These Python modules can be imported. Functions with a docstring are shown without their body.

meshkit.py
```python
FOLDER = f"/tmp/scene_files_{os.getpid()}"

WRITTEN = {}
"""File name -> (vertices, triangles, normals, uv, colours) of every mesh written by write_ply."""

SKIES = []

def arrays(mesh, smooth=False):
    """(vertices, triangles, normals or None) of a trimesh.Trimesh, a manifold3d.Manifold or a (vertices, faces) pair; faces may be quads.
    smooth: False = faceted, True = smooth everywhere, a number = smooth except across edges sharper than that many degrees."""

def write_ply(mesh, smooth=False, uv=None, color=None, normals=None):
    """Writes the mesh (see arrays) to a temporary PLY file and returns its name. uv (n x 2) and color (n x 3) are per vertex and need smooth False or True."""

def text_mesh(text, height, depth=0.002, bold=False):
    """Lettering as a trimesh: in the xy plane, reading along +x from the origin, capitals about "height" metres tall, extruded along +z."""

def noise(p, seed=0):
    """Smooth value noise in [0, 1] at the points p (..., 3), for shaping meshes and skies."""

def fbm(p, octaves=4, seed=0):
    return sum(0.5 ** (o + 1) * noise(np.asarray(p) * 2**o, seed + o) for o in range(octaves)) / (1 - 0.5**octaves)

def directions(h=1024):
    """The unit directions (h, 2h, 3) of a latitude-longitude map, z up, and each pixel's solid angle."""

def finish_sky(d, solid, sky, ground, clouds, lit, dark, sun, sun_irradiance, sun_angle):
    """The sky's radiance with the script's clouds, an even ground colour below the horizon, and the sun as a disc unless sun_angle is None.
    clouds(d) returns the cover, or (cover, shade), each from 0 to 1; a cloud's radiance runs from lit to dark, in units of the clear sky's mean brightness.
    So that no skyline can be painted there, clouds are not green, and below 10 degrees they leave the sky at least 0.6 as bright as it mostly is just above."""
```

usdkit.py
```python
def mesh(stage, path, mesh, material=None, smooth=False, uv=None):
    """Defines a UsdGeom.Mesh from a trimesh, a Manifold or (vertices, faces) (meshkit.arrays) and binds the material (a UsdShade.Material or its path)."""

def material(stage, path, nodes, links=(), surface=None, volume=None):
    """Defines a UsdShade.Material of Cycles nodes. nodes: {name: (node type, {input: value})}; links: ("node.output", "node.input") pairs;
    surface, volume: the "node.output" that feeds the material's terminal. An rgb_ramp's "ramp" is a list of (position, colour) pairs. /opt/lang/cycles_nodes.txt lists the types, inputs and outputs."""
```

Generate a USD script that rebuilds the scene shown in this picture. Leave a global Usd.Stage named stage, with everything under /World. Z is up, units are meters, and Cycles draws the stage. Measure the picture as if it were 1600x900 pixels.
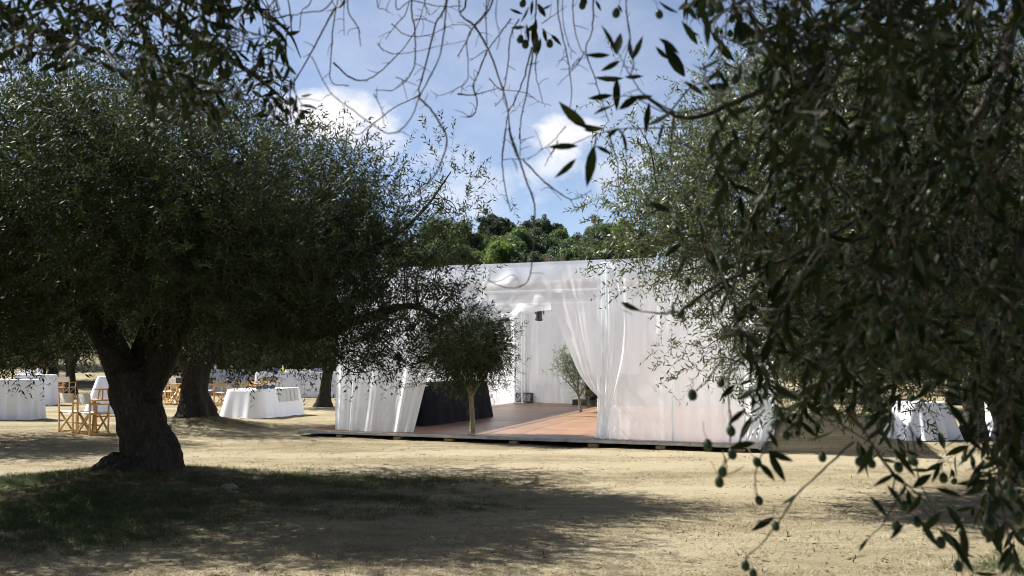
import math, numpy as np, trimesh, usdkit, meshkit
from pxr import Usd, UsdGeom, UsdLux, UsdShade, Gf, Sdf, Vt

stage = Usd.Stage.CreateInMemory()
UsdGeom.SetStageUpAxis(stage, 'Z')
UsdGeom.SetStageMetersPerUnit(stage, 1.0)
UsdGeom.Xform.Define(stage, '/World')
UsdGeom.Scope.Define(stage, '/World/Looks')
PI = math.pi
def V(*a): return np.array(a, float)

# ------------------------------------------------------------------ camera
FPX = 1556.0                                    # focal length in pixels of the 1600 px wide photograph
EYE = V(0, 0, 1.70)
PITCH = math.atan(106 / FPX)
FWD, UPV = V(0, math.cos(PITCH), math.sin(PITCH)), V(0, -math.sin(PITCH), math.cos(PITCH))
cam = UsdGeom.Camera.Define(stage, '/World/camera')
cam.AddTranslateOp().Set(Gf.Vec3d(*EYE))
cam.AddRotateXOp().Set(90 + math.degrees(PITCH))
cam.CreateFocalLengthAttr(35.0)
cam.CreateHorizontalApertureAttr(35.0 * 1600 / FPX)
cam.CreateFStopAttr(5.6)
cam.CreateFocusDistanceAttr(13.5)
cam.CreateExposureAttr(1.55)

# ------------------------------------------------------------------ sky and sun
SUN_AZ = V(-0.90, 0.435)
SUN_AZ /= np.linalg.norm(SUN_AZ)
SUN_EL = math.radians(47)
TO_SUN = V(SUN_AZ[0] * math.cos(SUN_EL), SUN_AZ[1] * math.cos(SUN_EL), math.sin(SUN_EL))

def ray(px, py):
    return V((px - 800) / FPX, 0, 0) + UPV * (450 - py) / FPX + FWD
def at_y(px, py, y):                            # the point at distance y in front of the camera
    r = ray(px, py); return EYE + r * (y / r[1])
def at_z(px, py, z=0.0):
    r = ray(px, py); return EYE + r * ((z - EYE[2]) / r[2])

def cloud_nodes():
    nodes = {
        'tc': ('texture_coordinate', {}),
        'sky': ('sky_texture', {'sky_type': 'single_scattering', 'sun_disc': False, 'sun_elevation': SUN_EL,
                                'sun_rotation': math.atan2(SUN_AZ[0], SUN_AZ[1]), 'altitude': 100.0, 'air_density': 0.70, 'aerosol_density': 0.6, 'ozone_density': 2.5}),
        'stretch': ('vector_math', {'math_type': 'multiply', 'vector2': (1.0, 1.0, 1.6)}),
        'n1': ('noise_texture', {'scale': 9.0, 'detail': 7.0, 'roughness': 0.6, 'distortion': 0.3}),
        'n2': ('noise_texture', {'scale': 3.1, 'detail': 6.0, 'roughness': 0.62}),
        'n3': ('noise_texture', {'scale': 24.0, 'detail': 5.0, 'roughness': 0.6}),
        'wisp': ('map_range', {'from_min': 0.42, 'from_max': 0.80, 'to_min': 0.09, 'to_max': 0.40, 'clamp': True}),
    }
    links = [('tc.generated', 'stretch.vector1'), ('stretch.vector', 'n1.vector'), ('stretch.vector', 'n2.vector'), ('stretch.vector', 'n3.vector'), ('n2.fac', 'wisp.value')]
    last = 'wisp.result'
    puffs = [(540, 182, 0.050, 0.030, 1.0), (505, 170, 0.032, 0.030, 1.0), (582, 188, 0.026, 0.022, .9), (865, 222, 0.030, 0.026, .95), (850, 262, 0.032, 0.040, .6), (735, 290, 0.055, 0.040, .45),
             (690, 318, 0.07, 0.022, .35), (985, 262, 0.05, 0.022, .5), (905, 205, 0.02, 0.012, .8)]
    # the same kind of puff goes on round the rest of the sky
    rng = np.random.default_rng(5)
    rest = []
    for k in range(16):
        az = rng.uniform(0.7, 2 * PI - 0.7); el = rng.uniform(0.12, 0.5)
        rest.append((V(math.sin(az) * math.cos(el), math.cos(az) * math.cos(el), math.sin(el)), rng.uniform(.06, .14), rng.uniform(.03, .06), rng.uniform(.5, .9)))
    spots = [(ray(x, y) / np.linalg.norm(ray(x, y)), a, b, w) for x, y, a, b, w in puffs] + rest
    for k, (c, a, b, w) in enumerate(spots):
        nodes[f'd{k}'] = ('vector_math', {'math_type': 'subtract', 'vector2': tuple(c)})
        nodes[f'm{k}'] = ('vector_math', {'math_type': 'multiply', 'vector2': (1 / a, 1 / a, 1 / b)})
        nodes[f'l{k}'] = ('vector_math', {'math_type': 'length'})
        nodes[f'e{k}'] = ('math', {'math_type': 'multiply_add', 'value2': 4.4})
        nodes[f'o{k}'] = ('math', {'math_type': 'subtract', 'value2': 2.2})
        nodes[f'r{k}'] = ('map_range', {'range_type': 'smoothstep', 'from_min': 1.5, 'from_max': 0.15, 'to_min': 0.0, 'to_max': w, 'clamp': True})
        nodes[f'x{k}'] = ('math', {'math_type': 'maximum'})
        links += [('tc.generated', f'd{k}.vector1'), (f'd{k}.vector', f'm{k}.vector1'), (f'm{k}.vector', f'l{k}.vector1'),
                  ('n1.fac', f'e{k}.value1'), (f'l{k}.value', f'e{k}.value3'), (f'e{k}.value', f'o{k}.value1'), (f'o{k}.value', f'r{k}.value'),
                  (f'r{k}.result', f'x{k}.value1'), (last, f'x{k}.value2')]
        last = f'x{k}.value'
    nodes['soft'] = ('rgb_ramp', {'ramp': [(0.30, SKY_DARK), (0.62, SKY_LIT)]})
    nodes['mixc'] = ('mix_color', {'blend_type': 'mix', 'use_clamp': False})
    nodes['bg'] = ('background_shader', {'strength': 0.050})
    links += [('n3.fac', 'soft.fac'), (last, 'mixc.fac'), ('sky.color', 'mixc.a'), ('cl.vector', 'mixc.b'), ('soft.color', 'cl.vector1'), ('mixc.result', 'bg.color')]
    nodes['cl'] = ('vector_math', {'math_type': 'multiply', 'vector2': (CLOUD, CLOUD, CLOUD)})
    return nodes, links
SKY_LIT, SKY_DARK, CLOUD = (1.0, 0.975, 0.98), (0.80, 0.79, 0.84), 8.4
_n, _l = cloud_nodes()
sky_mat = usdkit.material(stage, '/World/Looks/sky', _n, _l, surface='bg.background')
dome = UsdLux.DomeLight.Define(stage, '/World/sky')
UsdShade.MaterialBindingAPI.Apply(dome.GetPrim()).Bind(sky_mat)
dome.GetPrim().SetCustomDataByKey('kind', 'structure')
sun = UsdLux.DistantLight.Define(stage, '/World/sun')
sun.CreateIntensityAttr(1.25); sun.CreateAngleAttr(0.53); sun.CreateNormalizeAttr(True); sun.CreateColorAttr(Gf.Vec3f(1.0, 0.975, 0.925))
_m = Gf.Matrix4d(); _m.SetRotate(Gf.Rotation(Gf.Vec3d(0, 0, 1), Gf.Vec3d(*TO_SUN)))
sun.AddTransformOp().Set(_m)

# ------------------------------------------------------------------ scene helpers
names = {}
def numbered(path):
    n = names.get(path, -1) + 1
    names[path] = n
    return path if n == 0 else f'{path}_{n:03d}'
def tag(p, label=None, cat=None, group=None, kind=None):
    p = p.GetPrim() if hasattr(p, 'GetPrim') else p
    for k, v in (('label', label), ('category', cat), ('group', group), ('kind', kind)):
        if v: p.SetCustomDataByKey(k, v)
    return p
def thing(name, label, cat, loc=(0, 0, 0), rotz=0.0, group=None, scale=None):
    x = UsdGeom.Xform.Define(stage, numbered('/World/' + name))
    x.AddTranslateOp().Set(Gf.Vec3d(*map(float, loc)))
    if rotz: x.AddRotateZOp().Set(math.degrees(rotz))
    if scale: x.AddScaleOp().Set(Gf.Vec3f(scale, scale, scale))
    return tag(x, label, cat, group)
def obj(name, mesh, mat, parent=None, smooth=False, **kw):
    path = numbered((str(parent.GetPath()) if parent else '/World') + '/' + name)
    m = usdkit.mesh(stage, path, mesh, M[mat], smooth=smooth)
    if kw: tag(m, **kw)
    return m.GetPrim()
def dup(root, loc, rotz, label, group=None, scale=None):
    was = root.GetCustomData()
    base = '/World/' + root.GetName().rstrip('0123456789').rstrip('_')
    x = UsdGeom.Xform.Define(stage, numbered(base))
    x.GetPrim().GetReferences().AddInternalReference(root.GetPath())
    x.ClearXformOpOrder()
    for op in ('xformOp:translate', 'xformOp:rotateZ', 'xformOp:scale'):
        if x.GetPrim().HasProperty(op): pass
    t = x.AddTransformOp(opSuffix='place')
    m = Gf.Matrix4d(1.0)
    s = scale or 1.0
    c, sn = math.cos(rotz) * s, math.sin(rotz) * s
    m.SetRow(0, Gf.Vec4d(c, sn, 0, 0)); m.SetRow(1, Gf.Vec4d(-sn, c, 0, 0)); m.SetRow(2, Gf.Vec4d(0, 0, s, 0)); m.SetRow(3, Gf.Vec4d(*map(float, loc), 1))
    t.Set(m)
    x.GetPrim().SetInstanceable(True)
    return tag(x, label, was['category'], group or was.get('group'))

class MB:                                        # collects shapes into one mesh
    def __init__(s): s.v, s.f, s.n = [], [], 0
    def add(s, v, f):
        v, f = np.asarray(v, float), np.asarray(f, int)
        if f.shape[1] == 4: f = np.vstack([f[:, [0, 1, 2]], f[:, [0, 2, 3]]])
        s.v.append(v); s.f.append(f + s.n); s.n += len(v); return s
    def tm(s, m): return s.add(m.vertices, m.faces)
    def box(s, lo, hi, R=None, at=(0, 0, 0)):
        lo, hi = np.minimum(lo, hi), np.maximum(lo, hi)
        b = trimesh.creation.box(extents=np.asarray(hi, float) - lo); v = b.vertices + (np.asarray(lo, float) + hi) / 2
        if R is not None: v = v @ np.asarray(R).T
        return s.add(v + at, b.faces)
    def bar(s, a, b, w, h=None, up=(0, 0, 1)):   # a rectangular bar from a to b
        a, b = V(*a), V(*b); h = h or w
        t = b - a; L = np.linalg.norm(t); t /= L
        u = np.cross(t, V(*up))
        if np.linalg.norm(u) < 1e-4: u = np.cross(t, V(1, 0, 0))
        u /= np.linalg.norm(u); q = np.cross(u, t)
        bx = trimesh.creation.box(extents=(w, L, h))
        return s.add(bx.vertices @ np.stack([u, t, q]) + (a + b) / 2, bx.faces)
    def tube(s, pts, rad, sides=8, cap=True):
        v, f = tube(pts, rad, sides, cap); return s.add(v, f)
    def arr(s): return np.vstack(s.v), np.vstack(s.f)

def tube(pts, rad, sides=8, cap=True):
    p = np.asarray(pts, float); n = len(p)
    rad = np.broadcast_to(np.asarray(rad, float), (n,))
    t = np.gradient(p, axis=0); t /= np.linalg.norm(t, axis=1, keepdims=True) + 1e-12
    a = np.cross(t, V(0, 0, 1)); bad = np.linalg.norm(a, axis=1) < .15
    a[bad] = np.cross(t[bad], V(1, 0, 0)); a /= np.linalg.norm(a, axis=1, keepdims=True)
    for i in range(1, n):                        # keep the frame from twisting
        a[i] = a[i - 1] - t[i] * (a[i - 1] @ t[i]); a[i] /= np.linalg.norm(a[i]) + 1e-12
    b = np.cross(t, a); ang = np.arange(sides) * 2 * PI / sides
    v = p[:, None] + rad[:, None, None] * (np.cos(ang)[None, :, None] * a[:, None] + np.sin(ang)[None, :, None] * b[:, None])
    i, j = np.meshgrid(np.arange(n - 1), np.arange(sides), indexing='ij')
    k = (j + 1) % sides
    q = np.stack([i * sides + j, i * sides + k, (i + 1) * sides + k, (i + 1) * sides + j], -1).reshape(-1, 4)
    f = np.vstack([q[:, [0, 1, 2]], q[:, [0, 2, 3]]]); v = v.reshape(-1, 3)
    if cap:
        v = np.vstack([v, p[:1], p[-1:]]); m = n * sides
        js = np.arange(sides); ks = (js + 1) % sides
        f = np.vstack([f, np.stack([np.full(sides, m), ks, js], 1), np.stack([np.full(sides, m + 1), (n - 1) * sides + js, (n - 1) * sides + ks], 1)])
    return v, f
def smooth_line(pts, n=12):                      # Catmull-Rom through the points
    p = np.asarray(pts, float)
    if len(p) < 3: return np.array([p[0] + (p[-1] - p[0]) * u for u in np.linspace(0, 1, n)])
    q = np.vstack([2 * p[0] - p[1], p, 2 * p[-1] - p[-2]]); out = []
    for u in np.linspace(0, len(p) - 1 - 1e-9, n):
        i = int(u); w = u - i; a, b, c, d = q[i:i + 4]
        out.append(.5 * (2 * b + (c - a) * w + (2 * a - 5 * b + 4 * c - d) * w * w + (3 * b - a - 3 * c + d) * w ** 3))
    return np.array(out)
def unit(a): return a / (np.linalg.norm(a, axis=-1, keepdims=True) + 1e-12)
def grid_faces(r, c, wrap=False):
    i, j = np.meshgrid(np.arange(r - 1), np.arange(c if wrap else c - 1), indexing='ij')
    k = (j + 1) % c
    return np.stack([i * c + j, i * c + k, (i + 1) * c + k, (i + 1) * c + j], -1).reshape(-1, 4)

# ------------------------------------------------------------------ materials
M = {}
def mat(name, nodes, links, surface):
    M[name] = usdkit.material(stage, '/World/Looks/' + name, nodes, links, surface=surface)
def plain(name, col, rough=.6, noise=0.0, scale=8.0, bump=0.0, bscale=40.0, metallic=0.0, spec=.5):
    nodes = {'p': ('principled_bsdf', {'base_color': col, 'roughness': rough, 'metallic': metallic, 'specular_ior_level': spec})}
    links = []
    nodes['tc'] = ('texture_coordinate', {})
    if noise:
        nodes['n'] = ('noise_texture', {'scale': scale, 'detail': 5.0, 'roughness': .6})
        lo, hi = [tuple(min(1, c * k) for c in col) for k in (1 - noise, 1 + noise)]
        nodes['r'] = ('rgb_ramp', {'ramp': [(.3, lo), (.7, hi)]})
        links += [('tc.object', 'n.vector'), ('n.fac', 'r.fac'), ('r.color', 'p.base_color')]
    if bump:
        nodes['bn'] = ('noise_texture', {'scale': bscale, 'detail': 4.0})
        nodes['b'] = ('bump', {'strength': bump, 'distance': .01})
        links += [('tc.object', 'bn.vector'), ('bn.fac', 'b.height'), ('b.normal', 'p.normal')]
    mat(name, nodes, links, 'p.BSDF')
def wood(name, col, dark, scale=(14, 14, 2.0), rough=.5, random=False):
    nodes = {'tc': ('texture_coordinate', {}), 'mp': ('mapping', {'scale': scale}), 'n': ('noise_texture', {'scale': 3.0, 'detail': 6.0, 'roughness': .65, 'distortion': .6}),
             'r': ('rgb_ramp', {'ramp': [(.3, dark), (.7, col)]}), 'p': ('principled_bsdf', {'roughness': rough}),
             'b': ('bump', {'strength': .15, 'distance': .005})}
    links = [('tc.object', 'mp.vector'), ('mp.vector', 'n.vector'), ('n.fac', 'r.fac'), ('r.color', 'p.base_color'), ('n.fac', 'b.height'), ('b.normal', 'p.normal')]
    if random:
        nodes['oi'] = ('object_info', {}); nodes['w'] = ('map_range', {'to_min': .72, 'to_max': 1.18}); nodes['h'] = ('hsv', {})
        links = [l for l in links if l[1] != 'p.base_color'] + [('oi.random', 'w.value'), ('w.result', 'h.value'), ('r.color', 'h.color'), ('h.color', 'p.base_color')]
    mat(name, nodes, links, 'p.BSDF')
def leafy(name, top, under, trans, rough=.4, tw=.25, vary=.35, spec=.5):
    nodes = {'g': ('geometry', {}), 'w': ('map_range', {'to_min': 1 - vary, 'to_max': 1 + vary}), 'hu': ('map_range', {'to_min': .475, 'to_max': .515}),
             'wn': ('white_noise_texture', {'dimensions': '1D'}),
             'mx': ('mix_color', {'a': top, 'b': under}), 'h': ('hsv', {}), 'p': ('principled_bsdf', {'roughness': rough, 'specular_ior_level': spec}),
             't': ('translucent_bsdf', {'color': trans}), 'm': ('mix_closure', {'fac': tw})}
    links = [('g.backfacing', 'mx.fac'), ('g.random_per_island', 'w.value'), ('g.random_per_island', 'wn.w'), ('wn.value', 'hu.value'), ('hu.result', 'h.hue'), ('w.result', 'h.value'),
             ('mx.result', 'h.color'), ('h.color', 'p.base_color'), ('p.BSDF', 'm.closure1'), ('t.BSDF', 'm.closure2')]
    mat(name, nodes, links, 'm.closure')
leafy('olive_leaf', (.030, .048, .013), (.062, .080, .038), (.08, .11, .022), rough=.55, tw=.11, spec=.12)
leafy('bough_leaf', (.009, .018, .005), (.026, .036, .016), (.03, .05, .008), rough=.55, tw=.10, spec=.06)  # olive leaf darkened in colour to stand in for shade on the boughs
leafy('silver_leaf', (.060, .078, .030), (.155, .175, .105), (.15, .19, .05), rough=.46, tw=.18, spec=.3)  # same olive leaf made lighter, sunlight put into the colour
leafy('potted_leaf', (.095, .125, .055), (.21, .24, .15), (.2, .25, .08), tw=.25)
leafy('oak_leaf', (.036, .064, .016), (.05, .078, .026), (.09, .15, .025), rough=.5, tw=.35)
leafy('lime_leaf', (.070, .115, .018), (.085, .125, .03), (.17, .25, .03), rough=.5, tw=.35)
leafy('pine_leaf', (.032, .058, .024), (.036, .062, .026), (.06, .10, .025), rough=.6, tw=.2)
leafy('scrub_leaf', (.060, .075, .032), (.09, .10, .06), (.12, .15, .05), rough=.55, tw=.2)
leafy('dry_leaf', (.17, .13, .085), (.18, .14, .1), (.2, .14, .08), rough=.7, tw=.2)
leafy('straw', (.52, .42, .27), (.50, .41, .27), (.3, .22, .1), rough=.6, tw=.15, vary=.45)
leafy('grass_blade', (.050, .075, .018), (.06, .085, .025), (.10, .15, .03), rough=.5, tw=.3, vary=.4)
leafy('litter_leaf', (.19, .14, .085), (.26, .21, .14), (.1, .07, .03), rough=.7, tw=.1, vary=.5)
leafy('petal_red', (.42, .015, .05), (.4, .02, .05), (.5, .03, .06), rough=.5, tw=.3, vary=.25)
mat('bark', {'tc': ('texture_coordinate', {}), 'mp': ('mapping', {'scale': (9, 9, 2.2)}), 'v': ('voronoi_texture', {'scale': 2.4, 'feature': 'distance_to_edge'}),
             'n': ('noise_texture', {'scale': 5.0, 'detail': 8.0, 'roughness': .7, 'distortion': .8}), 'nb': ('noise_texture', {'scale': 2.2, 'detail': 4.0}),
             'r': ('rgb_ramp', {'ramp': [(.28, (.008, .006, .004)), (.5, (.024, .019, .014)), (.72, (.062, .053, .040))]}),
             'mxh': ('math', {'math_type': 'multiply'}), 'p': ('principled_bsdf', {'roughness': .85, 'specular_ior_level': .2}), 'b': ('bump', {'strength': 1.0, 'distance': .03})},
    [('tc.object', 'mp.vector'), ('mp.vector', 'v.vector'), ('mp.vector', 'n.vector'), ('n.fac', 'r.fac'), ('r.color', 'p.base_color'), ('v.distance', 'mxh.value1'), ('n.fac', 'mxh.value2'),
     ('mxh.value', 'b.height'), ('b.normal', 'p.normal')], 'p.BSDF')
plain('twig', (.026, .021, .016), .8, .35, 30)
plain('pale_twig', (.20, .155, .11), .75, .3, 30)
plain('young_bark', (.16, .15, .085), .8, .4, 22, .5, 60)
plain('olive_fruit', (.012, .026, .006), .42, .35, 60, spec=.25)
plain('stone', (.15, .13, .095), .85, .3, 9, .6, 25)
plain('white_paint', (.78, .78, .78), .4)
plain('aluminium', (.60, .61, .62), .38, .08, 20, 0, 40, .85)
plain('edge_metal', (.30, .31, .30), .5, .3, 6, .2, 40, .35)
plain('black_metal', (.018, .018, .020), .45)
plain('black_plastic', (.025, .025, .027), .5, .2, 12)
plain('grey_plastic', (.26, .27, .28), .5)
plain('lens_glass', (.05, .06, .08), .08)
plain('block_wood', (.42, .27, .14), .75, .3, 12)
plain('linen', (.45, .46, .445), .9, .06, 50, .3, 300)
plain('grey_ceramic', (.13, .16, .175), .3, .1, 10)
plain('porcelain', (.8, .8, .78), .2)
plain('wine_glass_red', (.16, .012, .035), .12)
plain('yellow_plastic', (.72, .50, .02), .4)
plain('slate_box', (.12, .145, .19), .5, .1, 6)
plain('olive_canvas', (.20, .185, .135), .9, .1, 30, .3, 200)
plain('black_board', (.012, .012, .013), .6)
wood('teak', (.66, .40, .155), (.46, .25, .085))
wood('board_wood', (.55, .30, .10), (.36, .17, .05))
def cloth(name, col, tw, clear=0.0, weave=True, sheen=.1, wr=.06):
    nodes = {'tc': ('texture_coordinate', {}), 'n': ('noise_texture', {'scale': 3.0, 'detail': 5.0}), 'r': ('rgb_ramp', {'ramp': [(.3, tuple(c * (1 - wr) for c in col)), (.7, col)]}),
             'p': ('principled_bsdf', {'roughness': .85, 'sheen_weight': sheen, 'specular_ior_level': .15}), 't': ('translucent_bsdf', {'color': col}), 'm': ('mix_closure', {'fac': tw}),
             'bn': ('noise_texture', {'scale': 260.0, 'detail': 2.0}), 'bw': ('noise_texture', {'scale': 5.0, 'detail': 3.0, 'distortion': .5}), 'b': ('bump', {'strength': .25, 'distance': .002}), 'b2': ('bump', {'strength': .12, 'distance': .02})}
    links = [('tc.object', 'n.vector'), ('n.fac', 'r.fac'), ('r.color', 'p.base_color'), ('p.BSDF', 'm.closure1'), ('t.BSDF', 'm.closure2'), ('tc.object', 'bn.vector'), ('tc.object', 'bw.vector'),
             ('bn.fac', 'b.height'), ('bw.fac', 'b2.height'), ('b.normal', 'b2.normal'), ('b2.normal', 'p.normal'), ('b2.normal', 't.normal')]
    out = 'm.closure'
    if clear:
        nodes['tr'] = ('transparent_bsdf', {'color': (1, 1, 1)}); nodes['m2'] = ('mix_closure', {'fac': clear})
        links += [('m.closure', 'm2.closure1'), ('tr.BSDF', 'm2.closure2')]; out = 'm2.closure'
    mat(name, nodes, links, out)
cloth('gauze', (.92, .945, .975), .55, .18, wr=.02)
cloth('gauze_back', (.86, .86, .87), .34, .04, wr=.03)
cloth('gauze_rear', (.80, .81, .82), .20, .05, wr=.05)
cloth('table_linen', (.79, .82, .92), .12, wr=.02)
cloth('canvas_white', (.82, .80, .76), .2)
cloth('canvas_beige', (.42, .37, .27), .1)
cloth('navy_cloth', (.0025, .0032, .007), .0, wr=.2, sheen=0.0)
cloth('black_cloth', (.008, .008, .009), .0, wr=.2, sheen=0.0)

# plywood deck panels: long grain, each a little different
mat('deck_wood', {'tc': ('texture_coordinate', {}), 'mp': ('mapping', {'rotation': (0, 0, math.radians(22)), 'scale': (1.1, 9, 1)}), 'n': ('noise_texture', {'scale': 2.0, 'detail': 7.0, 'roughness': .6, 'distortion': 1.2}),
                  'r': ('rgb_ramp', {'ramp': [(.25, (.150, .078, .040)), (.55, (.255, .138, .074)), (.8, (.36, .208, .122))]}), 'd': ('noise_texture', {'scale': .9, 'detail': 6.0, 'roughness': .7}),
                  'dr': ('rgb_ramp', {'ramp': [(.35, (.62, .62, .62)), (.62, (1, 1, 1))]}), 'mu': ('mix_color', {'blend_type': 'multiply', 'fac': .8}),
                  'oi': ('object_info', {}), 'w': ('map_range', {'to_min': .8, 'to_max': 1.15}), 'h': ('hsv', {}), 'p': ('principled_bsdf', {'roughness': .42}), 'b': ('bump', {'strength': .1, 'distance': .004})},
    [('tc.object', 'mp.vector'), ('mp.vector', 'n.vector'), ('n.fac', 'r.fac'), ('tc.object', 'd.vector'), ('d.fac', 'dr.fac'), ('r.color', 'mu.a'), ('dr.color', 'mu.b'), ('mu.result', 'h.color'),
     ('oi.random', 'w.value'), ('w.result', 'h.value'), ('h.color', 'p.base_color'), ('n.fac', 'b.height'), ('b.normal', 'p.normal')], 'p.BSDF')

# dry field: pale trodden earth, straw coloured stubble, greener turf round the trunks, darkened for tree shade
T1 = V(-4.85, 13.1); T2 = V(-7.5, 23.9)
mat('field', {'g': ('geometry', {}), 'mp': ('mapping', {'scale': (.38, 1.1, 1)}),
              'n1': ('noise_texture', {'scale': .55, 'detail': 6.0, 'roughness': .62}), 'n2': ('noise_texture', {'scale': 3.2, 'detail': 8.0, 'roughness': .72, 'distortion': .4}),
              'n3': ('noise_texture', {'scale': 42.0, 'detail': 6.0, 'roughness': .75}), 'n4': ('noise_texture', {'scale': 1.3, 'detail': 5.0, 'roughness': .65}),
              'r1': ('rgb_ramp', {'ramp': [(.30, (.175, .142, .086)), (.48, (.283, .240, .152)), (.66, (.375, .327, .220))]}),
              'r2': ('rgb_ramp', {'ramp': [(.28, (.44, .43, .38)), (.46, (.80, .79, .75)), (.62, (1, 1, 1)), (.8, (1.12, 1.11, 1.08))]}),
              'r3': ('rgb_ramp', {'ramp': [(.30, (.30, .27, .23)), (.46, (.86, .85, .83)), (.60, (1, 1, 1)), (.78, (1.25, 1.24, 1.2))]}),
              'm1': ('mix_color', {'blend_type': 'multiply', 'fac': .85}), 'm2': ('mix_color', {'blend_type': 'multiply', 'fac': .8}),
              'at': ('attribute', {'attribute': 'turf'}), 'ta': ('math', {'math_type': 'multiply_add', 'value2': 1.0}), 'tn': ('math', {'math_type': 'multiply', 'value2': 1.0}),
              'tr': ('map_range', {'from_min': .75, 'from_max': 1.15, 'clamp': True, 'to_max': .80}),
              'gr': ('rgb_ramp', {'ramp': [(.3, (.030, .031, .013)), (.7, (.100, .090, .042))]}), 'm3': ('mix_color', {}),  # turf tone, with the shade under the trees painted into it
              'aw': ('attribute', {'attribute': 'worn'}), 'wn': ('noise_texture', {'scale': .8, 'detail': 6.0, 'roughness': .65}), 'wa': ('math', {'math_type': 'multiply_add', 'value2': 1.0}), 'wr': ('map_range', {'from_min': .62, 'from_max': 1.25, 'clamp': True, 'to_max': .75}),
              'sand': ('rgb_ramp', {'ramp': [(.3, (.250, .207, .132)), (.6, (.340, .292, .196))]}), 'mw': ('mix_color', {}),
              'n6': ('noise_texture', {'scale': .9, 'detail': 7.0, 'roughness': .7}), 'sr': ('map_range', {'from_min': .46, 'from_max': .68, 'clamp': True, 'to_max': .55}), 'stub': ('rgb_ramp', {'ramp': [(.3, (.135, .115, .065)), (.7, (.27, .225, .135))]}), 'ms': ('mix_color', {}),
              'p': ('principled_bsdf', {'roughness': .95, 'specular_ior_level': .1}), 'b': ('bump', {'strength': .9, 'distance': .03}), 'b0': ('bump', {'strength': .6, 'distance': .08})},
    [('g.position', 'mp.vector'), ('mp.vector', 'n1.vector'), ('mp.vector', 'n2.vector'), ('g.position', 'n3.vector'), ('g.position', 'n4.vector'), ('n1.fac', 'r1.fac'), ('n2.fac', 'r2.fac'), ('n3.fac', 'r3.fac'),
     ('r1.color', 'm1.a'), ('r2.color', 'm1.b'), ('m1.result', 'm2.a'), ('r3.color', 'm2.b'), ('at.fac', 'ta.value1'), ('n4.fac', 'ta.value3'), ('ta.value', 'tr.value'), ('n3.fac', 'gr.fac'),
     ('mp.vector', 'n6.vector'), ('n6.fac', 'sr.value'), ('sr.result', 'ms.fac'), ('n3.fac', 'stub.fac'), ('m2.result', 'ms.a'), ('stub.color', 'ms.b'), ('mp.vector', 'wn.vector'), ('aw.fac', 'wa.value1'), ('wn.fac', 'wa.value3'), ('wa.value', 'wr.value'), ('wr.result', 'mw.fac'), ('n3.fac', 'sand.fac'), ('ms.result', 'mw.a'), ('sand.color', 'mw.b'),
     ('tr.result', 'm3.fac'), ('mw.result', 'm3.a'), ('gr.color', 'm3.b'), ('m3.result', 'p.base_color'), ('n2.fac', 'b0.height'), ('n3.fac', 'b.height'), ('b0.normal', 'b.normal'), ('b.normal', 'p.normal')], 'p.BSDF')

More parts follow.
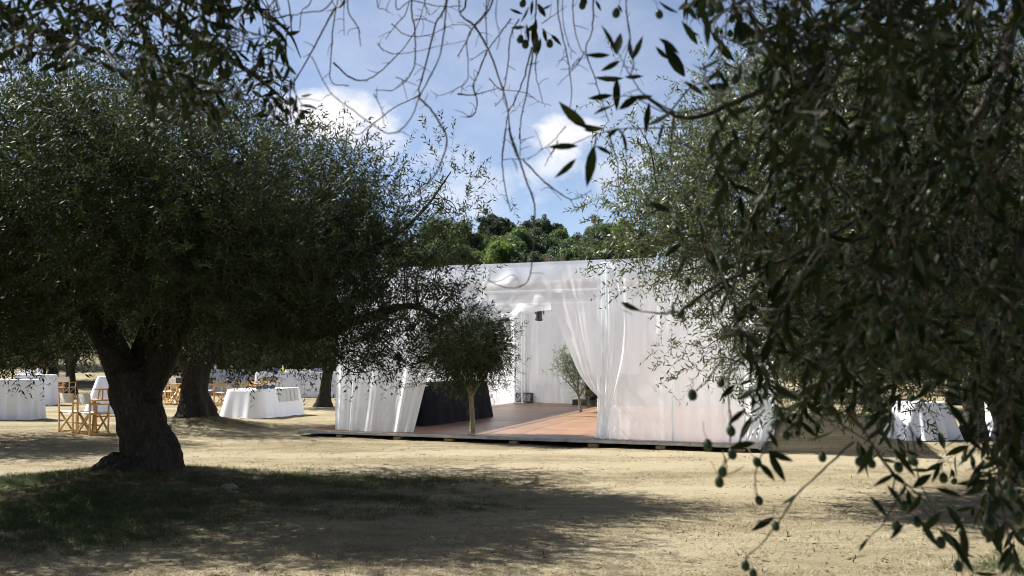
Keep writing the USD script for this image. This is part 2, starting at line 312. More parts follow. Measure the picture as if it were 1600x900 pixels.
# ------------------------------------------------------------------ the ground
def ground(x, y):
    x, y = np.asarray(x, float), np.asarray(y, float)
    z = np.zeros(np.broadcast(x, y).shape)
    far = np.clip(y - 38, 0, 95); z = z + .0016 * far ** 2
    left = np.clip((-x - 6) / 30, 0, 1); z = z + left * np.clip(y - 36, 0, 40) * .03
    z = z + .20 * np.exp(-(((x - T1[0]) ** 2 + (y - T1[1]) ** 2) / 1.5 ** 2)) + .10 * np.exp(-(((x - T1[0] + .6) ** 2 / 9 + (y - T1[1] + 1.6) ** 2 / 4)))
    z = z + .30 * np.exp(-(((x - T2[0]) ** 2 + (y - T2[1]) ** 2) / 1.3 ** 2))
    near = np.exp(-(np.clip(y - 26, 0, 200) / 10) ** 2) * np.exp(-(np.clip(np.abs(x) - 16, 0, 200) / 10) ** 2)
    p = np.stack(np.broadcast_arrays(x, y, 0 * x), -1)
    z = z + near * .05 * (meshkit.fbm(p * .9, 3, 3) - .5)
    z = z + (1 - near) * 1.2 * (meshkit.fbm(p * .06, 3, 9) - .5) * np.clip((y - 34) / 30, 0, 1)
    return z
def gz(x, y): return float(ground(np.array([x]), np.array([y]))[0])
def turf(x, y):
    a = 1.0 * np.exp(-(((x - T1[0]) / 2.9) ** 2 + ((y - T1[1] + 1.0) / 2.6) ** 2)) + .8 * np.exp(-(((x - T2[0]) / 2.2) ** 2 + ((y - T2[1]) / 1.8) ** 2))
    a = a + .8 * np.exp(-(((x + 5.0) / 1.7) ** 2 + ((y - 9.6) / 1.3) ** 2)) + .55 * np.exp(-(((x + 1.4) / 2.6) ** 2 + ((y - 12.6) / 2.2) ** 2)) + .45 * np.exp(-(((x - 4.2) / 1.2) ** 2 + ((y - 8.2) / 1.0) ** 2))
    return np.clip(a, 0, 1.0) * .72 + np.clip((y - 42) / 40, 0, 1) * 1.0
def axis(lo, a, b, hi, n, m):
    mid = np.linspace(a, b, n)
    return np.unique(np.concatenate([a - np.geomspace(1, a - lo + 1, m) + 1, mid, b + np.geomspace(1, hi - b + 1, m) - 1]))
gx, gy = axis(-420, -14, 14, 420, 260, 40), axis(-60, 3, 30, 640, 260, 60)
X, Y = np.meshgrid(gx, gy)
Z = ground(X, Y) + (.022 * (meshkit.fbm(np.stack([X * 5, Y * 5, 0 * X], -1), 3, 21) - .5)) * np.exp(-(np.clip(Y - 20, 0, 99) / 6) ** 2)
g_v = np.stack([X, Y, Z], -1).reshape(-1, 3)
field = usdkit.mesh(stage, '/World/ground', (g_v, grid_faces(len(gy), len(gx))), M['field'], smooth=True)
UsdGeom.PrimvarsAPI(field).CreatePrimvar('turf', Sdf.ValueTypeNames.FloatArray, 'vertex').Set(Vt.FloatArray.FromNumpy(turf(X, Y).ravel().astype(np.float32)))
def worn(x, y):                                   # two trodden tracks and a bare patch
    w = np.exp(-((y - 15.2 - .05 * x - .5 * np.sin(.35 * x)) / .75) ** 2) + .9 * np.exp(-((y - 17.3 + .02 * x - .35 * np.sin(.5 * x + 1)) / .55) ** 2) + .9 * np.exp(-((y - 12.6 + .12 * (x - 4)) / .7) ** 2) * (x > 1)
    return np.clip(w + .8 * np.exp(-(((x - 1.3) / 1.2) ** 2 + ((y - 9.0) / .9) ** 2)), 0, 1) * (y < 30)
UsdGeom.PrimvarsAPI(field).CreatePrimvar('worn', Sdf.ValueTypeNames.FloatArray, 'vertex').Set(Vt.FloatArray.FromNumpy(worn(X, Y).ravel().astype(np.float32)))
tag(field, kind='structure')
# ------------------------------------------------------------------ olive trees
from scipy.spatial import cKDTree

def leaf_quads(base, ld, n, L, W, fold=.18):
    """Many leaves as folded four-cornered blades; the upper side faces along n."""
    s = np.cross(ld, n); L, W = L[:, None], W[:, None]
    mid = base + ld * L * .48 - n * W * fold
    v = np.stack([base, mid + s * W * .5 + n * W * fold, base + ld * L, mid - s * W * .5 + n * W * fold], 1)
    k = np.arange(len(base))[:, None] * 4
    return v.reshape(-1, 3), np.vstack([k + [0, 1, 2], k + [0, 2, 3]])
def sprigs(anchor, dirs, length, rng, pairs=9, L=.07, W=.015, droop=.12, spread=.95, twig=True, twig_r=.0022):
    N = len(anchor); dirs = unit(dirs)
    r = unit(rng.normal(size=(N, 3))); e1 = unit(np.cross(dirs, r)); e2 = np.cross(dirs, e1)
    u = (np.arange(pairs) + 1.0) / pairs
    curve = lambda q: anchor[:, None] + dirs[:, None] * (length[:, None] * q)[..., None] + V(0, 0, -1) * (droop * length[:, None] * q ** 2)[..., None]
    p = curve(u[None, :])                                                  # N x pairs x 3
    t = unit(dirs[:, None] + V(0, 0, -2 * droop) * u[None, :, None])
    out = []
    for sgn in (1, -1):
        ang = np.arange(pairs) * (PI / 2) + rng.uniform(-.35, .35, (N, pairs)) + (0 if sgn > 0 else PI)
        side = e1[:, None] * np.cos(ang)[..., None] + e2[:, None] * np.sin(ang)[..., None]
        phi = rng.uniform(spread - .35, spread + .35, (N, pairs))[..., None]
        out.append((p, unit(t * np.cos(phi) + side * np.sin(phi)), t))
    base = np.concatenate([o[0].reshape(-1, 3) for o in out]); ld = np.concatenate([o[1].reshape(-1, 3) for o in out]); tt = np.concatenate([o[2].reshape(-1, 3) for o in out])
    ld = unit(ld + rng.normal(size=ld.shape) * .14)
    n = tt - ld * (tt * ld).sum(1, keepdims=True) + rng.normal(size=ld.shape) * .25
    n = unit(n - ld * (n * ld).sum(1, keepdims=True))
    size = rng.uniform(.72, 1.2, len(base)) * np.tile(np.repeat(1.0 - .35 * (np.linspace(-1, 1, pairs) ** 2)[None], N, 0).ravel(), 2)
    keep = rng.random(len(base)) < .93
    lv = leaf_quads(base[keep], ld[keep], n[keep], (L * size)[keep], (W * size ** .6)[keep])
    tw = None
    if twig:
        q = curve(np.array([[0, .5, .96]])); w = np.array([1, .75, .35])[None, :, None] * twig_r
        ring = np.stack([q + (e1[:, None] * math.cos(a) + e2[:, None] * math.sin(a)) * w for a in (0, 2.094, 4.189)], 2)  # N x 3 x 3 x 3
        k = np.arange(N)[:, None] * 9; f = []
        for i in range(2):
            for j in range(3):
                a, b, c, d = i * 3 + j, i * 3 + (j + 1) % 3, i * 3 + 3 + (j + 1) % 3, i * 3 + 3 + j
                f += [k + [a, b, c], k + [a, c, d]]
        tw = ring.reshape(-1, 3), np.vstack(f)
    return lv, tw
def lobe_clumps(lobes, count, rng, spread=.30):
    """Centres of leaf clumps spread through uneven lobes, more of them near the outside; also the outward direction."""
    w = np.array([l[2] * (l[1][0] * l[1][1] * l[1][2]) ** .7 for l in lobes]); w = w / w.sum(); C, O = [], []
    for l, k in zip(lobes, np.maximum(4, (w * count).astype(int))):
        d = unit(rng.normal(size=(k, 3))); r = .35 + .65 * rng.random(k) ** .55
        r = r * (.72 + .56 * meshkit.fbm(d * 2.1 + np.asarray(l[0]), 3, 4))
        C.append(np.asarray(l[0]) + d * r[:, None] * np.asarray(l[1])); O.append(unit(d / np.asarray(l[1])))
    return np.vstack(C), np.vstack(O)
def crown(lobes, clumps, per, rng, L=.07, W=.015, pairs=9, length=(.25, .5), up=.45, spread=.26, twig_r=.0022, droop=.12, zmin=-9):
    C, O = lobe_clumps(lobes, clumps, rng)
    a = np.repeat(C, per, 0) + rng.normal(size=(len(C) * per, 3)) * spread
    d = np.repeat(O, per, 0) * .75 + V(0, 0, up) + rng.normal(size=(len(a), 3)) * .55
    low = np.repeat(O[:, 2] < -.25, per); d[low, 2] -= .30
    ok = a[:, 2] > zmin; a, d = a[ok], d[ok]
    ln = rng.uniform(*length, len(a))
    lv, tw = sprigs(a, d, ln, rng, pairs, L, W, droop, twig_r=twig_r)
    return lv, tw, C
def branchwork(C, limbs, rng, every=3, r0=.014, r1=.004, sides=5):
    pts = np.vstack([smooth_line(l[0], 24) for l in limbs]); kd = cKDTree(pts); mb = MB(); made = [pts]
    order = rng.permutation(len(C))[::every]; order = order[np.argsort(kd.query(C[order])[0])]
    for g in np.array_split(order, 5):           # inner clumps first; outer ones grow from them
        new = []
        for i in g:
            dist, j = kd.query(C[i]); a = pts[j]; b = C[i]
            if dist < .08: continue
            m = (a + b) / 2 + rng.normal(size=3) * dist * .13 + V(0, 0, .08 * dist)
            line = smooth_line([a, m, b], 7); k = min(1.0, dist / 1.2)
            mb.tube(line, np.linspace(r0 * (.35 + .65 * k), r1, 7), sides, False); new.append(line[1:])
        if new: pts = np.vstack([pts] + new); kd = cKDTree(pts)
    return mb.arr()
def limb_mesh(line, rad, sides=12, n=26, rough=.10, seed=1, freq=5.0):
    p = smooth_line(line, n); r = np.interp(np.linspace(0, 1, n), np.linspace(0, 1, len(rad)), rad)
    v, f = tube(p, r, sides, True); c = np.repeat(p, sides, 0)
    q = v[:n * sides]; d = unit(q - c); rr = np.repeat(r, sides)
    k = (meshkit.fbm(q * freq / np.maximum(rr, .05)[:, None] * .12, 4, seed) - .5) * 2 * rough + (meshkit.fbm(q * V(14, 14, 4), 3, seed + 7) - .5) * rough
    v[:n * sides] = q + d * (k * rr)[:, None]
    return v, f
def trunk_mesh(line, rad, lobes=6, sides=48, n=60, seed=2, flare=.25):
    p = smooth_line(line, n); r = np.interp(np.linspace(0, 1, n), np.linspace(0, 1, len(rad)), rad)
    v, f = tube(p, r, sides, True); q = v[:n * sides].reshape(n, sides, 3); c = p[:, None]
    th = np.arange(sides) / sides * 2 * PI; h = np.linspace(0, 1, n)[:, None]
    ridge = np.sin(lobes * th + 2.2 * h * 2 + .7 * np.sin(2 * th + 1))[None] if False else np.sin(lobes * th[None] + 3.0 * h + 1.3 * np.sin(2 * th[None] + seed))
    k = .10 * ridge * (1.0 - .3 * h) + flare * np.maximum(0, np.sin((lobes - 1) * th[None] + seed)) * np.exp(-h * 4.6)
    k = k + (meshkit.fbm(q * V(3.2, 3.2, 1.6), 4, seed) - .5) * .34 + (meshkit.fbm(q * V(11, 11, 4), 3, seed + 5) - .5) * .26
    q[:] = c + (q - c) * (1 + k)[..., None]
    return v, f
def olive(name_label, T, trunk, limbs, lobes, clumps, per, seed, group=None, L=.07, W=.0155, pairs=9, spread=.26, up=.45, length=(.25, .5), leaf='olive_leaf', bark='bark', every=3, extra=None, r0=.016, droop=.12, zmin=-9):
    """All coordinates in metres relative to the tree's base T."""
    rng = np.random.default_rng(seed)
    t = thing('olive_tree', name_label, 'olive tree', T, 0, group)
    obj('trunk', trunk, bark, t, smooth=True)
    for i, (ln, rd) in enumerate(limbs):
        obj('limb', limb_mesh(ln, rd, seed=seed + i), bark, t, smooth=True)
    lv, tw, C = crown(lobes, clumps, per, rng, L, W, pairs, length, up, spread, droop=droop, zmin=zmin)
    obj('branches', branchwork(C, limbs, rng, every, r0), bark if bark == 'bark' else 'twig', t, smooth=True, kind='stuff')
    obj('twigs', tw, 'twig', t, kind='stuff')
    obj('crown', lv, leaf, t, kind='stuff')
    return t
def px(T, pts):                                  # picture points with a distance each, relative to T
    return [at_y(a, b, y) - T for a, b, y in pts]
def lobe(T, a, b, y, r, w=1.0):
    return (at_y(a, b, y) - T, r, w)

# the big old tree in front on the left
T = V(T1[0], T1[1], gz(T1[0], T1[1]) - .12)
tr = trunk_mesh(px(T, [(224, 768, 13.1), (226, 748, 13.1), (234, 722, 13.1), (236, 704, 13.1), (227, 672, 13.1), (218, 640, 13.1), (212, 612, 13.1), (207, 585, 13.1), (204, 562, 13.1)]), [.62, .56, .44, .365, .285, .285, .31, .31, .18], 7, 72, 120, 2, flare=.22)
limbs = [(px(T, [(203, 612, 13.1), (181, 556, 13.1), (163, 520, 13.2), (142, 480, 13.3), (112, 425, 13.5), (88, 360, 13.7), (70, 280, 13.8)]), [.22, .20, .19, .17, .14, .10, .05]),
         (px(T, [(224, 618, 13.05), (252, 566, 13.0), (272, 522, 12.95), (300, 478, 12.9), (345, 428, 12.8), (415, 396, 12.8), (490, 386, 12.9), (535, 335, 13.0)]), [.20, .18, .165, .15, .12, .095, .07, .04]),
         (px(T, [(142, 484, 13.3), (108, 468, 13.4), (70, 474, 13.6), (45, 490, 13.8), (22, 484, 14)]), [.11, .085, .07, .05, .03]),
         (px(T, [(285, 500, 12.9), (350, 500, 12.7), (420, 507, 12.5), (478, 526, 12.4), (555, 502, 12.3), (640, 478, 12.2), (690, 500, 12.1)]), [.12, .095, .08, .068, .055, .04, .02]),
         (px(T, [(205, 585, 13.2), (232, 520, 13.5), (262, 440, 13.7), (262, 340, 13.6), (240, 220, 13.4)]), [.15, .13, .11, .08, .03]),
         (px(T, [(265, 545, 12.9), (255, 470, 12.4), (280, 390, 12.0), (330, 300, 11.8), (380, 250, 11.7)]), [.12, .11, .09, .06, .03]),
         (px(T, [(345, 428, 12.8), (440, 380, 13.2), (500, 320, 13.3), (520, 250, 13.3)]), [.08, .07, .05, .025]),
         (px(T, [(535, 400, 12.8), (600, 380, 12.7), (660, 330, 12.7), (705, 268, 12.7)]), [.05, .035, .02, .008])]
lobes = [lobe(T, 225, 285, 13.2, (1.85, 2.3, 1.42), 1.0), lobe(T, 55, 275, 13.6, (1.5, 2.0, 1.25), 1.0), lobe(T, 478, 345, 13.0, (1.05, 1.6, .98), 1.3), lobe(T, 512, 262, 13.0, (.42, .7, .42), .9), lobe(T, 375, 410, 12.6, (1.5, 2.4, .90), 1.0),
         lobe(T, 615, 500, 12.3, (.80, .85, .72), 1.0), lobe(T, 690, 520, 12.2, (.35, .5, .42), .9), lobe(T, 480, 490, 12.8, (1.15, 1.5, .62), 1.0), lobe(T, 110, 420, 13.2, (1.7, 2.0, .95), 1.0), lobe(T, 20, 500, 14.2, (.9, 1.0, .62), 1.0),
         lobe(T, 590, 375, 13.0, (.50, .8, .62), 1.5), lobe(T, 330, 470, 14.2, (1.5, 1.2, .42), .9), lobe(T, 560, 560, 12.4, (.5, .6, .30), .8), lobe(T, 665, 440, 12.4, (.45, .6, .5), .8),
         lobe(T, 702, 300, 12.7, (.16, .2, .38), .30), lobe(T, 720, 340, 12.7, (.13, .2, .20), .3), lobe(T, 30, 545, 14.6, (.6, .7, .35), .8), lobe(T, -120, 380, 13.6, (1.6, 2, 1.3), .9),
         lobe(T, 290, 360, 10.9, (1.2, 1.2, .75), .9), lobe(T, 100, 340, 11.0, (1.4, 1.2, .8), .9), lobe(T, 420, 390, 15.6, (1.7, 1.2, .8), .9), lobe(T, 430, 440, 11.3, (.8, 1.0, .5), .9), lobe(T, 245, 235, 10.8, (1.2, 1.0, .75), .9), lobe(T, 70, 235, 10.6, (1.2, 1.0, .75), .9), lobe(T, 325, 260, 10.4, (1.0, .8, .55), .8)]
olive('gnarled old olive tree with thick forked trunk, nearest on the left', T, tr, limbs, lobes, 1950, 10, 11, L=.080, W=.0195, every=2, up=.6, zmin=1.42)

# the tree behind it, with a mound of earth at its foot
T = V(T2[0], T2[1], gz(T2[0], T2[1]) - .1)
tr = trunk_mesh(px(T, [(305, 655, 23.9), (305, 640, 23.9), (303, 615, 23.9), (305, 590, 23.9), (307, 565, 23.9), (308, 548, 23.9)]), [.52, .42, .30, .30, .36, .2], 5, 48, 60, 5)
limbs = [(px(T, [(300, 580, 23.9), (284, 545, 23.8), (272, 505, 23.7), (255, 440, 23.6)]), [.24, .19, .15, .06]), (px(T, [(312, 580, 23.9), (330, 545, 23.9), (350, 505, 24.1), (400, 450, 24.2)]), [.24, .19, .15, .06]),
         (px(T, [(350, 505, 24.1), (400, 490, 24.2), (460, 500, 24.2)]), [.1, .07, .03])]
lobes = [lobe(T, 300, 430, 23.9, (2.4, 2.2, 1.4)), lobe(T, 180, 450, 24, (1.7, 1.8, 1.2)), lobe(T, 420, 460, 24, (1.9, 1.8, 1.2)), lobe(T, 385, 555, 24.4, (.9, .9, .45), .7), lobe(T, 480, 520, 24.6, (.8, 1, .6), .8)]
olive('olive tree with two thick limbs rising from a mound, behind the nearest trunk', T, tr, limbs, lobes, 620, 9, 12, L=.085, W=.022, every=3)

# the tree on the right whose crown hangs in front of the tent
T = V(6.9, 13.4, gz(6.9, 13.4) - .1)
tr = trunk_mesh([V(0, 0, -.1), V(.02, 0, .1), V(-.05, 0, .5), V(-.18, -.05, 1.0), V(-.3, -.1, 1.4), V(-.36, -.1, 1.6)], [.5, .42, .3, .27, .3, .16], 5, 48, 50, 7)
limbs = [([V(-.28, -.1, 1.3), V(-.9, -.3, 2.0), V(-1.7, -.7, 2.7), V(-2.8, -1.1, 3.1), V(-3.9, -1.4, 3.3)], [.2, .17, .14, .09, .03]), ([V(-.3, -.1, 1.3), V(-.35, .2, 2.1), V(-.9, .3, 3.2), V(-1.6, .1, 4.2), V(-1.9, 0, 5)], [.2, .17, .13, .08, .03]),
         ([V(-.25, -.1, 1.3), V(.3, -.1, 2.1), V(.6, -.2, 3.1), V(.7, -.2, 4.2)], [.18, .15, .1, .04]), ([V(-.9, -.3, 2.0), V(-1.8, -.9, 2.2), V(-2.8, -1.3, 2.4), V(-3.4, -1.5, 2.3)], [.1, .08, .05, .02])]
lobes = [lobe(T, 1300, 300, 12.5, (2.0, 2.1, 1.75)), lobe(T, 1130, 305, 12.0, (.85, 1.2, .75), .9), lobe(T, 1035, 335, 11.8, (.52, .6, .40), .75), lobe(T, 1165, 455, 11.9, (.62, .9, .80), .6), lobe(T, 1510, 240, 13, (1.9, 2.1, 1.6)),
         lobe(T, 1340, 520, 12.1, (1.35, 1.6, .62)), lobe(T, 1560, 500, 12.4, (1.3, 1.4, .75)), lobe(T, 1015, 215, 11.9, (.3, .4, .22), .4), lobe(T, 1130, 550, 11.9, (.36, .6, .30), .4), lobe(T, 985, 312, 11.8, (.2, .3, .18), .5), lobe(T, 1290, 600, 11.9, (.5, .7, .2), .45),
         lobe(T, 1000, 385, 11.8, (.30, .35, .28), .7), lobe(T, 1040, 420, 11.8, (.30, .35, .22), .5), lobe(T, 1700, 330, 13.4, (1.5, 2, 1.7), .9), lobe(T, 1230, 160, 12.6, (1.0, 1.2, .6), .8)]
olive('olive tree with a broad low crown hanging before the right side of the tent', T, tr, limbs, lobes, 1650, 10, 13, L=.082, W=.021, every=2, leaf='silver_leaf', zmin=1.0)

# trees of the grove: one built at the origin, the others are copies turned and scaled
def grove_tree():
    tr = trunk_mesh([V(0, 0, -.15), V(0, 0, .08), V(.03, 0, .5), V(.08, .02, 1.0), V(.16, .0, 1.4), V(.2, 0, 1.6)], [.36, .29, .18, .165, .19, .11], 5, 32, 36, 9)
    limbs = [([V(.12, 0, 1.2), V(-.35, .2, 2.0), V(-.9, .3, 2.9), V(-1.2, .4, 3.8)], [.13, .11, .08, .04]), ([V(.14, 0, 1.2), V(.7, -.2, 2.0), V(1.3, -.4, 2.9), V(1.6, -.5, 3.7)], [.13, .11, .08, .04]), ([V(.14, 0, 1.3), V(.2, .5, 2.2), V(.3, .9, 3.4)], [.14, .11, .05]),
             ([V(.14, 0, 1.3), V(.0, -.6, 2.1), V(-.2, -1.1, 3.0)], [.14, .1, .05])]
    lobes = [(V(-1.0, .3, 3.3), (1.6, 1.6, 1.3), 1), (V(1.3, -.3, 3.2), (1.5, 1.6, 1.2), 1), (V(.2, .9, 3.9), (1.6, 1.5, 1.3), 1), (V(-.1, -1.1, 3.0), (1.5, 1.4, 1.2), 1), (V(-2.0, -.3, 2.3), (.8, .9, .7), .9), (V(2.2, .2, 2.2), (.8, .9, .7), .9), (V(.2, .1, 4.5), (1.1, 1.1, .8), .9)]
    return tr, limbs, lobes
gt, gl, go = grove_tree()
T = V(-6.3, 33.5, gz(-6.3, 33.5) - .05)
grove = olive('olive tree with slim leaning trunk beside the left end of the tent', T, gt, gl, go, 620, 9, 14, L=.09, W=.024, every=4, group=None)
for x, y, rot, sc, lab in [(-11.4, 20.2, 1.9, 1.0, 'olive tree hanging low over the white draped tables at the far left edge'), (9.4, 20.4, .8, 1.1, 'olive tree with dark trunk between the two white draped tables on the right'),
                           (-8.2, 10.4, .6, 1.0, 'olive tree at the left edge of the picture, in front of the big trunk'), (-13.5, 15.0, 3.0, 1.05, 'olive tree mostly beyond the left edge that shades the dry ground'), (-18.5, 42, 2.2, 1.05, 'olive tree behind the tall white tables at far left'), (-13.2, 44.5, .5, 1.0, 'pale olive tree at the foot of the dry slope, left of the nearest trunk'),
                           (-8.6, 47, 4.0, 1.1, 'olive tree behind the long white tables, left part'), (-3.6, 46, 5.0, 1.1, 'olive tree behind the long white tables, right part'), (-23, 50, 1.2, 1.2, 'pale olive tree on the rising slope at the far left'),
                           (-16, 55, .2, 1.15, 'olive tree higher up on the slope behind the slim chairs'), (-11, 58, 2.9, 1.2, 'olive tree high on the slope behind the big trunk'), (-29, 60, 3.7, 1.2, 'olive tree on the slope beyond the left edge'),
                           (-15.5, 47.5, 3.3, 1.0, 'olive tree behind the narrow cone shaped table'), (-6.2, 49, 1.1, 1.0, 'olive tree between the second trunk and the slim leaning trunk'), (-1.4, 50, 2.0, 1.05, 'olive tree behind the rear left corner of the tent'), (-26, 43, .3, 1.0, 'olive tree beyond the white jugs at the far left'), (-20.5, 58, 2.3, 1.2, 'pale olive tree half way up the slope at left'),
                           (11.2, 31, 2.6, 1.1, 'olive tree beyond the shaded ground right of the tent'), (15.5, 35, 1.4, 1.1, 'olive tree behind the white table at the right edge'), (20, 41, 4.4, 1.15, 'olive tree in the distance at the far right'), (9.5, 43, .9, 1.15, 'olive tree behind the right rear corner of the tent')]:
    dup(grove, V(x, y, gz(x, y) - .05), rot, lab, 'olive trees of the grove', sc)
tag(grove, group='olive trees of the grove')

# ------------------------------------------------------------------ the wooded hill beyond the tent
def hill_tree(name, label, kind, leaf, h, w, n, seed, loc, size=.18, dense=1.0):
    rng = np.random.default_rng(seed)
    t = thing(name, label, 'tree', loc, rng.uniform(0, 6), 'trees on the wooded hill')
    mb = MB(); mb.tube(smooth_line([V(0, 0, -.6), V(.1, 0, h * .3), V(.05, .1, h * .62)], 6), np.linspace(.03 * h, .012 * h, 6), 7)
    C, O = [], []
    if kind == 'pine':                           # umbrella crown of separate tufts on bare limbs
        k = 44; a = rng.uniform(0, 2 * PI, k); r = w * np.sqrt(rng.random(k)); c = np.stack([r * np.cos(a), r * np.sin(a), h * (.80 - .16 * (r / w) ** 2) + rng.normal(size=k) * .07 * h], 1); sp = (.15 * w, .15 * w, .045 * h)
    elif kind == 'dead':
        k = 18; a = rng.uniform(0, 2 * PI, k); r = w * rng.random(k); c = np.stack([r * np.cos(a), r * np.sin(a), h * rng.uniform(.35, .95, k)], 1); sp = (.2 * w, .2 * w, .1 * h)
    else:
        k = 30; d = unit(rng.normal(size=(k, 3))); d[:, 2] = np.abs(d[:, 2]) * 1.0 - .25; rr = rng.uniform(.55, .95, k)[:, None]; c = d * rr * V(w, w, h * .46) + V(0, 0, h * .52); sp = (.24 * w, .24 * w, .115 * h)
    for q in c:
        m = n // k; d = unit(rng.normal(size=(m, 3))); r = (.4 + .6 * rng.random(m) ** .5)[:, None]
        C.append(q + d * r * sp); O.append(d)
        mb.tube(smooth_line([V(.05, .1, h * rng.uniform(.25, .6)), (q + V(0, 0, h * .4)) / 2 + rng.normal(size=3) * .2, q], 5), np.linspace(.011 * h, .004 * h, 5), 4, False)
    p, o = np.vstack(C), np.vstack(O); m = len(p)
    ld = unit(rng.normal(size=(m, 3)) + o * .6); nn = unit(o + rng.normal(size=(m, 3)) * .6 + V(0, 0, .4)); nn = unit(nn - ld * (nn * ld).sum(1, keepdims=True))
    s = rng.uniform(.6, 1.3, m) * size
    obj('trunk', mb.arr(), 'bark' if kind != 'dead' else 'pale_twig', t, smooth=True)
    obj('crown', leaf_quads(p, ld, nn, s, s * (.62 if kind != 'dead' else .12)), leaf, t, kind='stuff')
    return t
def on(x, y): return V(x, y, gz(x, y))
H = {}
def hill(kind, pxx, y, sc, label, rot=0.0, top=None):
    # stands on the terrain at distance y; the picture column only chooses the bearing
    x = (pxx - 800) / FPX * y
    loc = on(x, y)
    if kind in H:
        return dup(H[kind], loc, rot, label, 'trees on the wooded hill', sc)
    spec = dict(lime=('broadleaf_tree', 'broad', 'lime_leaf', 7.0, 1.9, 15000, 31), oak=('evergreen_oak', 'broad', 'oak_leaf', 7.0, 2.7, 19000, 32), dark=('dark_oak', 'broad', 'pine_leaf', 7.0, 2.5, 17000, 33), pine=('pine_tree', 'pine', 'pine_leaf', 8.6, 2.0, 9000, 34), dead=('bare_shrub', 'dead', 'dry_leaf', 5.6, 1.7, 4500, 35))[kind]
    H[kind] = hill_tree(spec[0], label, spec[1], spec[2], spec[3], spec[4], spec[5], spec[6], loc)
    return H[kind]
rngh = np.random.default_rng(77)
for kind, p, y, s, lab in [('oak', 918, 106, .92, 'wide bright green oak just above the tent roof, right of the bare shrub'), ('lime', 779, 107, .98, 'tall yellow green tree below the pair of dark pines'), ('dead', 861, 104, 1.05, 'leafless brownish shrub in front of the green trees above the tent'),
                           ('pine', 769, 127, .78, 'left one of the pair of dark umbrella pines on the skyline'), ('dark', 825, 118, .95, 'dark dense oak in the middle of the skyline above the tent'), ('lime', 822, 100, .62, 'low yellow green bush showing over the tent edge left of the bare shrub'),
                           ('pine', 790, 128, .84, 'right one of the pair of dark umbrella pines on the skyline'), ('pine', 856, 126, .92, 'dark pine with a wide umbrella top right of the skyline centre'), ('lime', 887, 122, .72, 'round light green treetop on the skyline right of the wide umbrella pine'),
                           ('lime', 911, 125, .62, 'small rounded light green treetop on the skyline'), ('lime', 938, 124, .72, 'light green treetop at the right end of the open skyline'), ('oak', 968, 118, .85, 'green oak partly covered by the olive sprays right of the open skyline'),
                           ('lime', 772, 99, .60, 'low yellow green bush showing over the tent edge below the tall yellow green tree'), ('oak', 722, 108, .95, 'green oak seen through the thin olive shoots left of the open skyline'), ('dark', 745, 112, .85, 'dark oak left of the tall yellow green tree'), ('dark', 800, 110, .80, 'dark shrubby oak between the tall yellow green tree and the dark dense oak'),
                           ('oak', 690, 112, 1.0, 'green oak mostly behind the right edge of the nearest olive crown'), ('dark', 845, 112, .75, 'dark oak behind the bare shrub'), ('oak', 895, 116, .85, 'green oak directly behind the wide bright green oak'), ('pine', 833, 129, .86, 'dark pine top sticking up behind the dark dense oak'),
                           ('oak', 955, 108, .72, 'oak bush at the right foot of the wide bright green oak')]:
    hill(kind, p, y, s, lab, rngh.uniform(0, 6))
zone = lambda p: 'far left' if p < 250 else 'left' if p < 690 else 'right' if p < 1350 else 'far right'
ORD = 'first second third fourth fifth sixth seventh eighth ninth tenth eleventh twelfth thirteenth fourteenth fifteenth sixteenth seventeenth eighteenth nineteenth twentieth'.split()
KIND = dict(oak='green oak', dark='dark oak', lime='light green tree', pine='dark pine')
def fill(n, lo, hi, y0, y1, s0, s1, kinds, where):
    """Trees that fill the wood, told apart by their order from left to right."""
    lst = [(rngh.uniform(lo, hi), rngh.uniform(y0, y1), kinds[k % len(kinds)], rngh.uniform(s0, s1), rngh.uniform(0, 6)) for k in range(n)]; seen_ = {}
    for p, y, kind, sc, rot in sorted(lst):
        k = seen_[kind] = seen_.get(kind, -1) + 1
        hill(kind, p, y, sc, f'{ORD[k]} {KIND[kind]} from the left {where}', rot)
fill(44, 672, 1030, 104, 132, .80, 1.10, ['oak', 'dark', 'oak', 'lime', 'dark'], 'among those filling the wood above the tent')
fill(18, 60, 670, 100, 134, .75, 1.0, ['oak', 'dark', 'lime', 'pine'], 'in the wood behind the left olive crowns')
fill(18, 1035, 1640, 100, 134, .75, 1.0, ['oak', 'dark', 'lime', 'pine'], 'in the wood behind the right olive crowns')
sh = None
for p, y, lab in [(20, 45, 'bushy shrub behind the table at the left edge'), (70, 49, 'bushy shrub behind the table with dark red flowers'), (195, 50, 'bushy shrub hidden behind the big trunk, left half'), (238, 46, 'bushy shrub in the fork of the big trunk'),
                  (268, 44, 'bushy shrub between the big trunk and the second trunk'), (335, 47, 'bushy shrub behind the left vase of red blossoms'), (372, 45, 'bushy shrub behind the right vase of red blossoms'), (398, 48, 'bushy shrub above the grey bowls'), (432, 46, 'bushy shrub behind the yellow bottle'), (470, 45, 'bushy shrub behind the right half of the long white table'), (505, 46, 'bushy shrub left of the slim leaning trunk'),
                  (1215, 40, 'bushy shrub nearest the right end of the tent'), (1262, 37, 'second bushy shrub right of the tent'), (1330, 39, 'third bushy shrub right of the tent'), (1392, 36, 'bushy shrub left of the white ruffled table'), (1440, 42, 'bushy shrub behind the white ruffled table'), (1520, 38, 'bushy shrub behind the dark trunk on the right'), (1590, 41, 'bushy shrub at the right edge of the picture')]:
    loc = on((p - 800) / FPX * y, y)
    if sh is None: sh = hill_tree('shrub', lab, 'broad', 'scrub_leaf', 2.6, 1.7, 7000, 36, loc, .13); tag(sh, None, 'shrub', 'shrubs along the foot of the slope')
    else: dup(sh, loc, rngh.uniform(0, 6), lab, 'shrubs along the foot of the slope', rngh.uniform(.7, 1.25))
